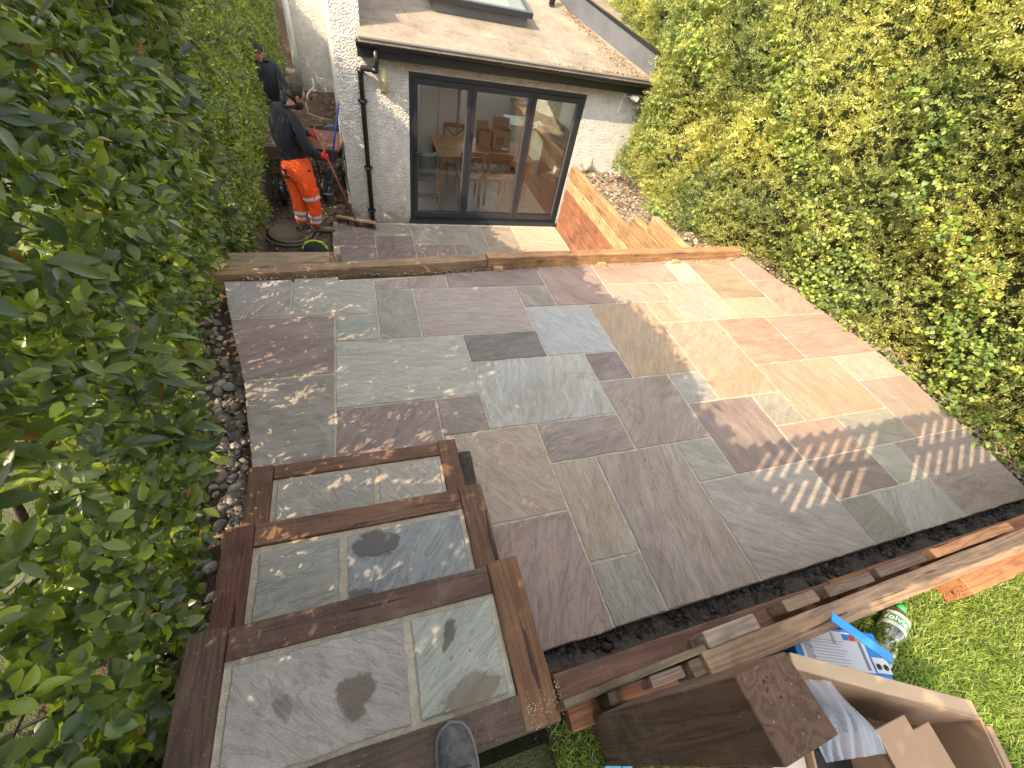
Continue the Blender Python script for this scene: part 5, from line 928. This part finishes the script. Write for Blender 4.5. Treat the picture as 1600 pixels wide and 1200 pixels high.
# ---------------------------------------------------------------- picket fence behind the camera (throws the slatted shadow)
pf=empty('picket_fence',(.2,-1.90,.42)); tag(pf,'raised picket screen with scalloped top behind the photographer','fence')
FP=plain('grey_fence_paint',(.25,.22,.19),.8,bump=.3,var=.2)
m=MB(); xs_=[(-.653+.068+.136*k)+.39 for k in range(-9,6)]+[.66,.77,.89,.99]+[(.638+.068+.136*k)+.39 for k in range(8)]
pk=MB()
for x in xs_:
    w=.039 if not(.6<x<1.0) else .06; z0,z1=1.44,2.71; n_=8; top=[(x-w*math.cos(math.pi*j/n_),z1+.07*math.sin(math.pi*j/n_)) for j in range(n_+1)]; pts=[(x-w,z0)]+top+[(x+w,z0)]; pts=[p for i,p in enumerate(pts) if i==0 or p!=pts[i-1]]
    V=[(a-.2,-.002,b-.42) for a,b in pts]+[(a-.2,.002,b-.42) for a,b in pts]; n=len(pts); pk=MB(); pk.add(V,[tuple(range(n)),tuple(range(n,2*n))[::-1]]+[(i,i+n,(i+1)%n+n,(i+1)%n) for i in range(n)]); pk.build('picket',FP,pf)
for z0,z1 in ((2.60,2.70),(2.15,2.25),(1.44,1.82)): MB().b(-1.9,2.5,.003,.010,z0-.42,z1-.42).build('rail',FP,pf)
for x in (-1.6,2.6): MB().b(x-.24,x-.16,-.20,-.12,0,2.28).build('post',FP,pf)
# far brown fence closing the path
ff=empty('far_fence',(-2.4,12.9,ZL)); tag(ff,'brown timber fence closing the far end of the side path','fence')
for k in range(9): MB().b(-.95+.15*k,-.801+.15*k,.004*(k%2),.02+.004*(k%2),0,2.4).build('board',DWOOD,ff,color=(.05,.035,.022))
# ---------------------------------------------------------------- bottle, packs, carton on the grass
def text_mesh(txt,size,extr=.0004):
    cu=bpy.data.curves.new('t','FONT'); cu.body=txt; cu.size=size; cu.extrude=extr; cu.align_x='CENTER'; cu.align_y='CENTER'; o=bpy.data.objects.new('t',cu); COL.objects.link(o); bpy.context.view_layer.update()
    me=bpy.data.meshes.new_from_object(o.evaluated_get(bpy.context.evaluated_depsgraph_get())); bpy.data.objects.remove(o); return me
bo=empty('water_bottle',(1.05,-1.635,.482)); tag(bo,'empty clear plastic water bottle with green cap and label lying on the grass','bottle')
ax=Vector((.33,.135,0)).normalized(); bo.rotation_euler=(0,math.pi/2-.0,math.atan2(ax.y,ax.x)); 
PET=mk_glass('clear_plastic',3.2,(.88,.94,.92))
prof=[(0,0),(.030,.0),(.042,.012),(.043,.05),(.040,.055),(.043,.062),(.043,.085),(.040,.09),(.043,.097),(.035,.125),(.031,.14),(.035,.155),(.043,.175),(.0445,.19),(.0445,.255),(.042,.27),(.032,.295),(.018,.31),(.014,.315),(.014,.325)]
MB().lathe(prof,n=28).build('bottle_body',PET,bo); MB().lathe([(0,.318),(.0175,.318),(.0175,.338),(.016,.341),(0,.341)],n=20).build('cap',plain('green_cap',(.03,.42,.12),.4),bo)
GL=plain('green_label',(.10,.24,.12),.4); lb=MB().lathe([(.0452,.185),(.0452,.262)],n=36).build('label',plain('pale_label',(.45,.55,.45),.35),bo)
MB().lathe([(.0454,.205),(.0454,.245)],n=36).build('label_band',GL,lb)
tm=text_mesh('Volvic',.036); 
for v in tm.vertices:
    a=v.co.x; r=.0457+v.co.z; th=a/.0457-.5
    v.co=(-r*math.cos(th),-r*math.sin(th),.2245+v.co.y)
tm.materials.append(plain('white_lettering',(.8,.8,.8),.5)); to=bpy.data.objects.new('lettering',tm); COL.objects.link(to); to.parent=lb
BLUE=plain('bright_blue_card',(.02,.22,.62),.4); PAPER=plain('white_label_paper',(.62,.63,.68),.5); INK=plain('grey_print',(.20,.2,.23),.6)
bp_=empty('product_pack',(.90,-1.553,.43),-.36); tag(bp_,'bright blue pack with a white printed label lying on the grass under the sleeper','product pack')
MB().box((0,0,.045),(.36,.15,.09)).build('pack',BLUE,bp_,bevel=.004); lab=MB().box((-.02,.0,.0915),(.27,.125,.002)).build('label',PAPER,bp_)
m=MB()
for r_ in range(9): m.box((-.045,.028-.010*r_,.0932),(.15-.02*(r_%3),.0028,.0006))
m.box((-.01,.038,.0932),(.012,.04,.0006)); m.box((-.125,.0,.0932),(.03,.09,.0006)); m.build('printed_lines',plain('pale_print',(.38,.38,.44),.6),lab)
for i_,cl in enumerate(((.02,.2,.6),(.55,.04,.03),(.75,.35,.03))): MB().box((.045+.027*i_,.046,.0933),(.025,.02,.0006)).build('colour_patch',plain('patch%d'%i_,cl,.5),lab)
MB().box((.095,-.01,.0933),(.012,.09,.0006)).build('dark_bar',INK,lab)
sm=MB().box((.15,-.035,.0945),(.06,.05,.001)).build('small_label',PAPER,bp_)
for s_ in(-1,1): MB().lathe([(0,0),(.010,0),(.010,.0008),(0,.0008)],(.15+s_*.014,-.04,.0955),18).build('black_disc',BLACK,sm)
o=MB().box((0,0,0),(.225,.036,.004)).build('blue_strip',plain('sky_blue_strip',(.05,.30,.72),.45),None,loc=(.905,-1.537,.64),rot=(.0,.12,-.86)); tag(o,'flat sky blue strip lying across the blue pack and the bottle','strip')
o=MB().b(0,.05,0,.03,0,.02).b(.055,.085,.003,.03,0,.018).build('small_packet',plain('light_blue_packet',(.15,.45,.65),.4),None,loc=(-.10,-1.63,.44)); tag(o,'small light blue packet on the grass at the bottom edge below the post','packet')
# open carton
bx_=empty('open_carton',(.655,-1.862,.43),-.48); tag(bx_,'large open brown cardboard carton with folded inserts and a plastic bag, on the grass','cardboard box')
W_,D_,Hh,e=.60,.44,.305,.008
m=MB(); m.b(-W_/2,W_/2,D_/2-e,D_/2,0,Hh).b(-W_/2,W_/2,-D_/2,-D_/2+e,0,Hh).b(-W_/2,-W_/2+e,-D_/2+e,D_/2-e,0,Hh).b(W_/2-e,W_/2,-D_/2+e,D_/2-e,0,Hh).b(-W_/2+e,W_/2-e,-D_/2+e,D_/2-e,0,e); m.build('carton_walls',CARD,bx_)
# folded flaps: doubled board along the rims, hinge sagging outward
m=MB(); m.bar((-W_/2-.0,D_/2+.012,Hh+.004),(W_/2,D_/2+.02,Hh-.01),.045,.012); m.bar((-W_/2+.02,D_/2+.022,Hh-.045),(W_/2-.02,D_/2+.03,Hh-.045),.006,.075); m.build('front_flap',plain('pale_card_flap',(.40,.285,.185),.8,bump=.1,var=.08),bx_,bevel=.003)
m=MB(); m.bar((W_/2+.008,D_/2-.02,Hh),(W_/2+.015,-D_/2,Hh),.02,.012); m.build('side_flap',CARD,bx_,bevel=.003)
m=MB(); m.bar((-W_/2-.06,D_/2-.03,Hh-.03),(-W_/2-.05,-D_/2+.05,Hh-.03),.10,.008); m.build('near_flap',plain('cream_card',(.55,.47,.36),.8),bx_)
m=MB()
for (p,q,w) in (((-.02,.14,.30),(.16,-.2,.24),.13),((.09,.15,.27),(.27,-.18,.2),.12)): m.bar(p,q,w,.007)
m.build('card_insert',CARD,bx_,bevel=.002)
m=MB(); V=[(-.05,.12,.10),(.0,.12,.29),(.13,.12,.10),(-.05,-.2,.10),(.0,-.2,.29),(.13,-.2,.10)]; m.add(V,[(0,1,4,3),(1,2,5,4),(0,2,1),(3,4,5)]); m.build('card_ridge',CARDI,bx_)
t=MB().box((-.14,-.06,.10),(.16,.22,.12)).build('black_package',BLACK,bx_,bevel=.004); MB().box((-.14,-.06,.161),(.11,.12,.001)).build('package_print',plain('dark_print',(.06,.07,.09),.3),t); 
m=MB()
for a in ((-.195,-.195,-.12,0),(-.085,-.085,-.12,0)): m.box((a[0],-.06,.1625),(.002,.12,.001))
m.box((-.14,0,.1625),(.11,.002,.001)); m.build('white_outline',WHITE,t)
for k in range(3): MB().b(.08+.03*k,.095+.03*k,D_/2+.0335,D_/2+.034,Hh-.05,Hh-.04).build('printed_mark',plain('dk%d'%k,(.1,.06,.04),.8),bx_)
# crumpled plastic bag
BAG,_t,_n,_l,_b=newmat('clear_bag'); _b.inputs['Base Color'].default_value=(.42,.46,.55,1); _b.inputs['Roughness'].default_value=.18; tr_=_n.new('ShaderNodeBsdfTransparent'); mx_=_n.new('ShaderNodeMixShader'); _n2=_n.new('ShaderNodeLayerWeight'); _n2.inputs[0].default_value=.45
mr_=_n.new('ShaderNodeMapRange'); mr_.inputs[3].default_value=.15; mr_.inputs[4].default_value=.8; _l.new(_n2.outputs['Facing'],mr_.inputs[0]); _l.new(mr_.outputs[0],mx_.inputs[0]); _l.new(tr_.outputs[0],mx_.inputs[1]); _l.new(_b.outputs[0],mx_.inputs[2]); _l.new(mx_.outputs[0],_n['Material Output'].inputs[0])
uu,vv=np.meshgrid(np.linspace(0,1,60),np.linspace(0,1,50)); X=.40+.24*uu*(.75+.3*vv); Y=-1.545-.19*vv-.05*uu; Z=.76+.03*np.sin(3.1*vv)*np.sin(3.1*uu)+.016*snoise(uu,vv,s=1.6,seed=81)+.012*np.abs(snoise(uu*1.6+.5*vv,vv*.5,s=3.2,seed=82))-.05*vv*uu
i=np.arange(uu.size).reshape(uu.shape); F=np.stack([i[:-1,:-1].ravel(),i[:-1,1:].ravel(),i[1:,1:].ravel(),i[1:,:-1].ravel()],1)
o=fast_mesh('plastic_bag',np.stack([X.ravel(),Y.ravel(),Z.ravel()],1),[F],BAG,None,True); tag(o,'crumpled clear plastic bag lying over the rim of the open carton','plastic bag')
# ---------------------------------------------------------------- boot toe
bt=empty('rubber_boot',(-.532,-1.53,.502),math.radians(2)); tag(bt,'toe of a dusty dark grey boot standing on the edge of the landing','boot')
RUB=mk_soil('scuffed_leather',(.025,.03,.042),(.16,.15,.14),26,.5)
prof=[(.150,.012,.03,.02),(.143,.030,.045,.02),(.125,.043,.058,.01),(.095,.050,.070,.0),(.055,.051,.078,0),(.01,.046,.088,0),(-.03,.044,.11,0),(-.07,.046,.14,0),(-.11,.045,.15,0),(-.15,.036,.13,0)]
n_=20; V=[]
for (q,w,top,lo) in prof:
    for k in range(n_):
        a=2*math.pi*k/n_; V.append((w*math.cos(a),q,lo+(top-lo)*(.5+.5*math.sin(a))**.8 if math.sin(a)>-.99 else lo))
MB().add(V,[(j*n_+k,j*n_+(k+1)%n_,(j+1)*n_+(k+1)%n_,(j+1)*n_+k) for j in range(len(prof)-1) for k in range(n_)]+[tuple(range(n_)),tuple(range(9*n_,10*n_))[::-1]],True).build('foot',RUB,bt)
MB().tube([(0,-.085,.08),(0,-.10,.22),(0,-.12,.36)],[.058,.062,.068],20).build('shaft',RUB,bt)
ring=[(w*1.03,q) for (q,w,_,_) in prof[1:]][::-1]+[(0,.155)]+[(-w*1.03,q) for (q,w,_,_) in prof[1:]]
MB().tube([(x_,y_,.021) for x_,y_ in ring],.0075,8).build('rand',plain('grey_rand',(.13,.13,.13),.7,bump=.5,scale=60,var=.35),bt)
MB().tube([(.044*math.cos(a),.035+.018*math.sin(a),.045+.036*math.sin(a)) for a in [math.pi*k/12 for k in range(13)]],.0025,6).build('toe_seam',plain('dark_seam',(.03,.03,.035),.8),bt)
pts=[(w*1.08*s_,q) for s_,rng in ((1,prof),(-1,prof[::-1])) for (q,w,_,_) in rng]; MB().poly(pts[::-1],0,.014).build('sole',plain('boot_sole',(.04,.04,.042),.8),bt)
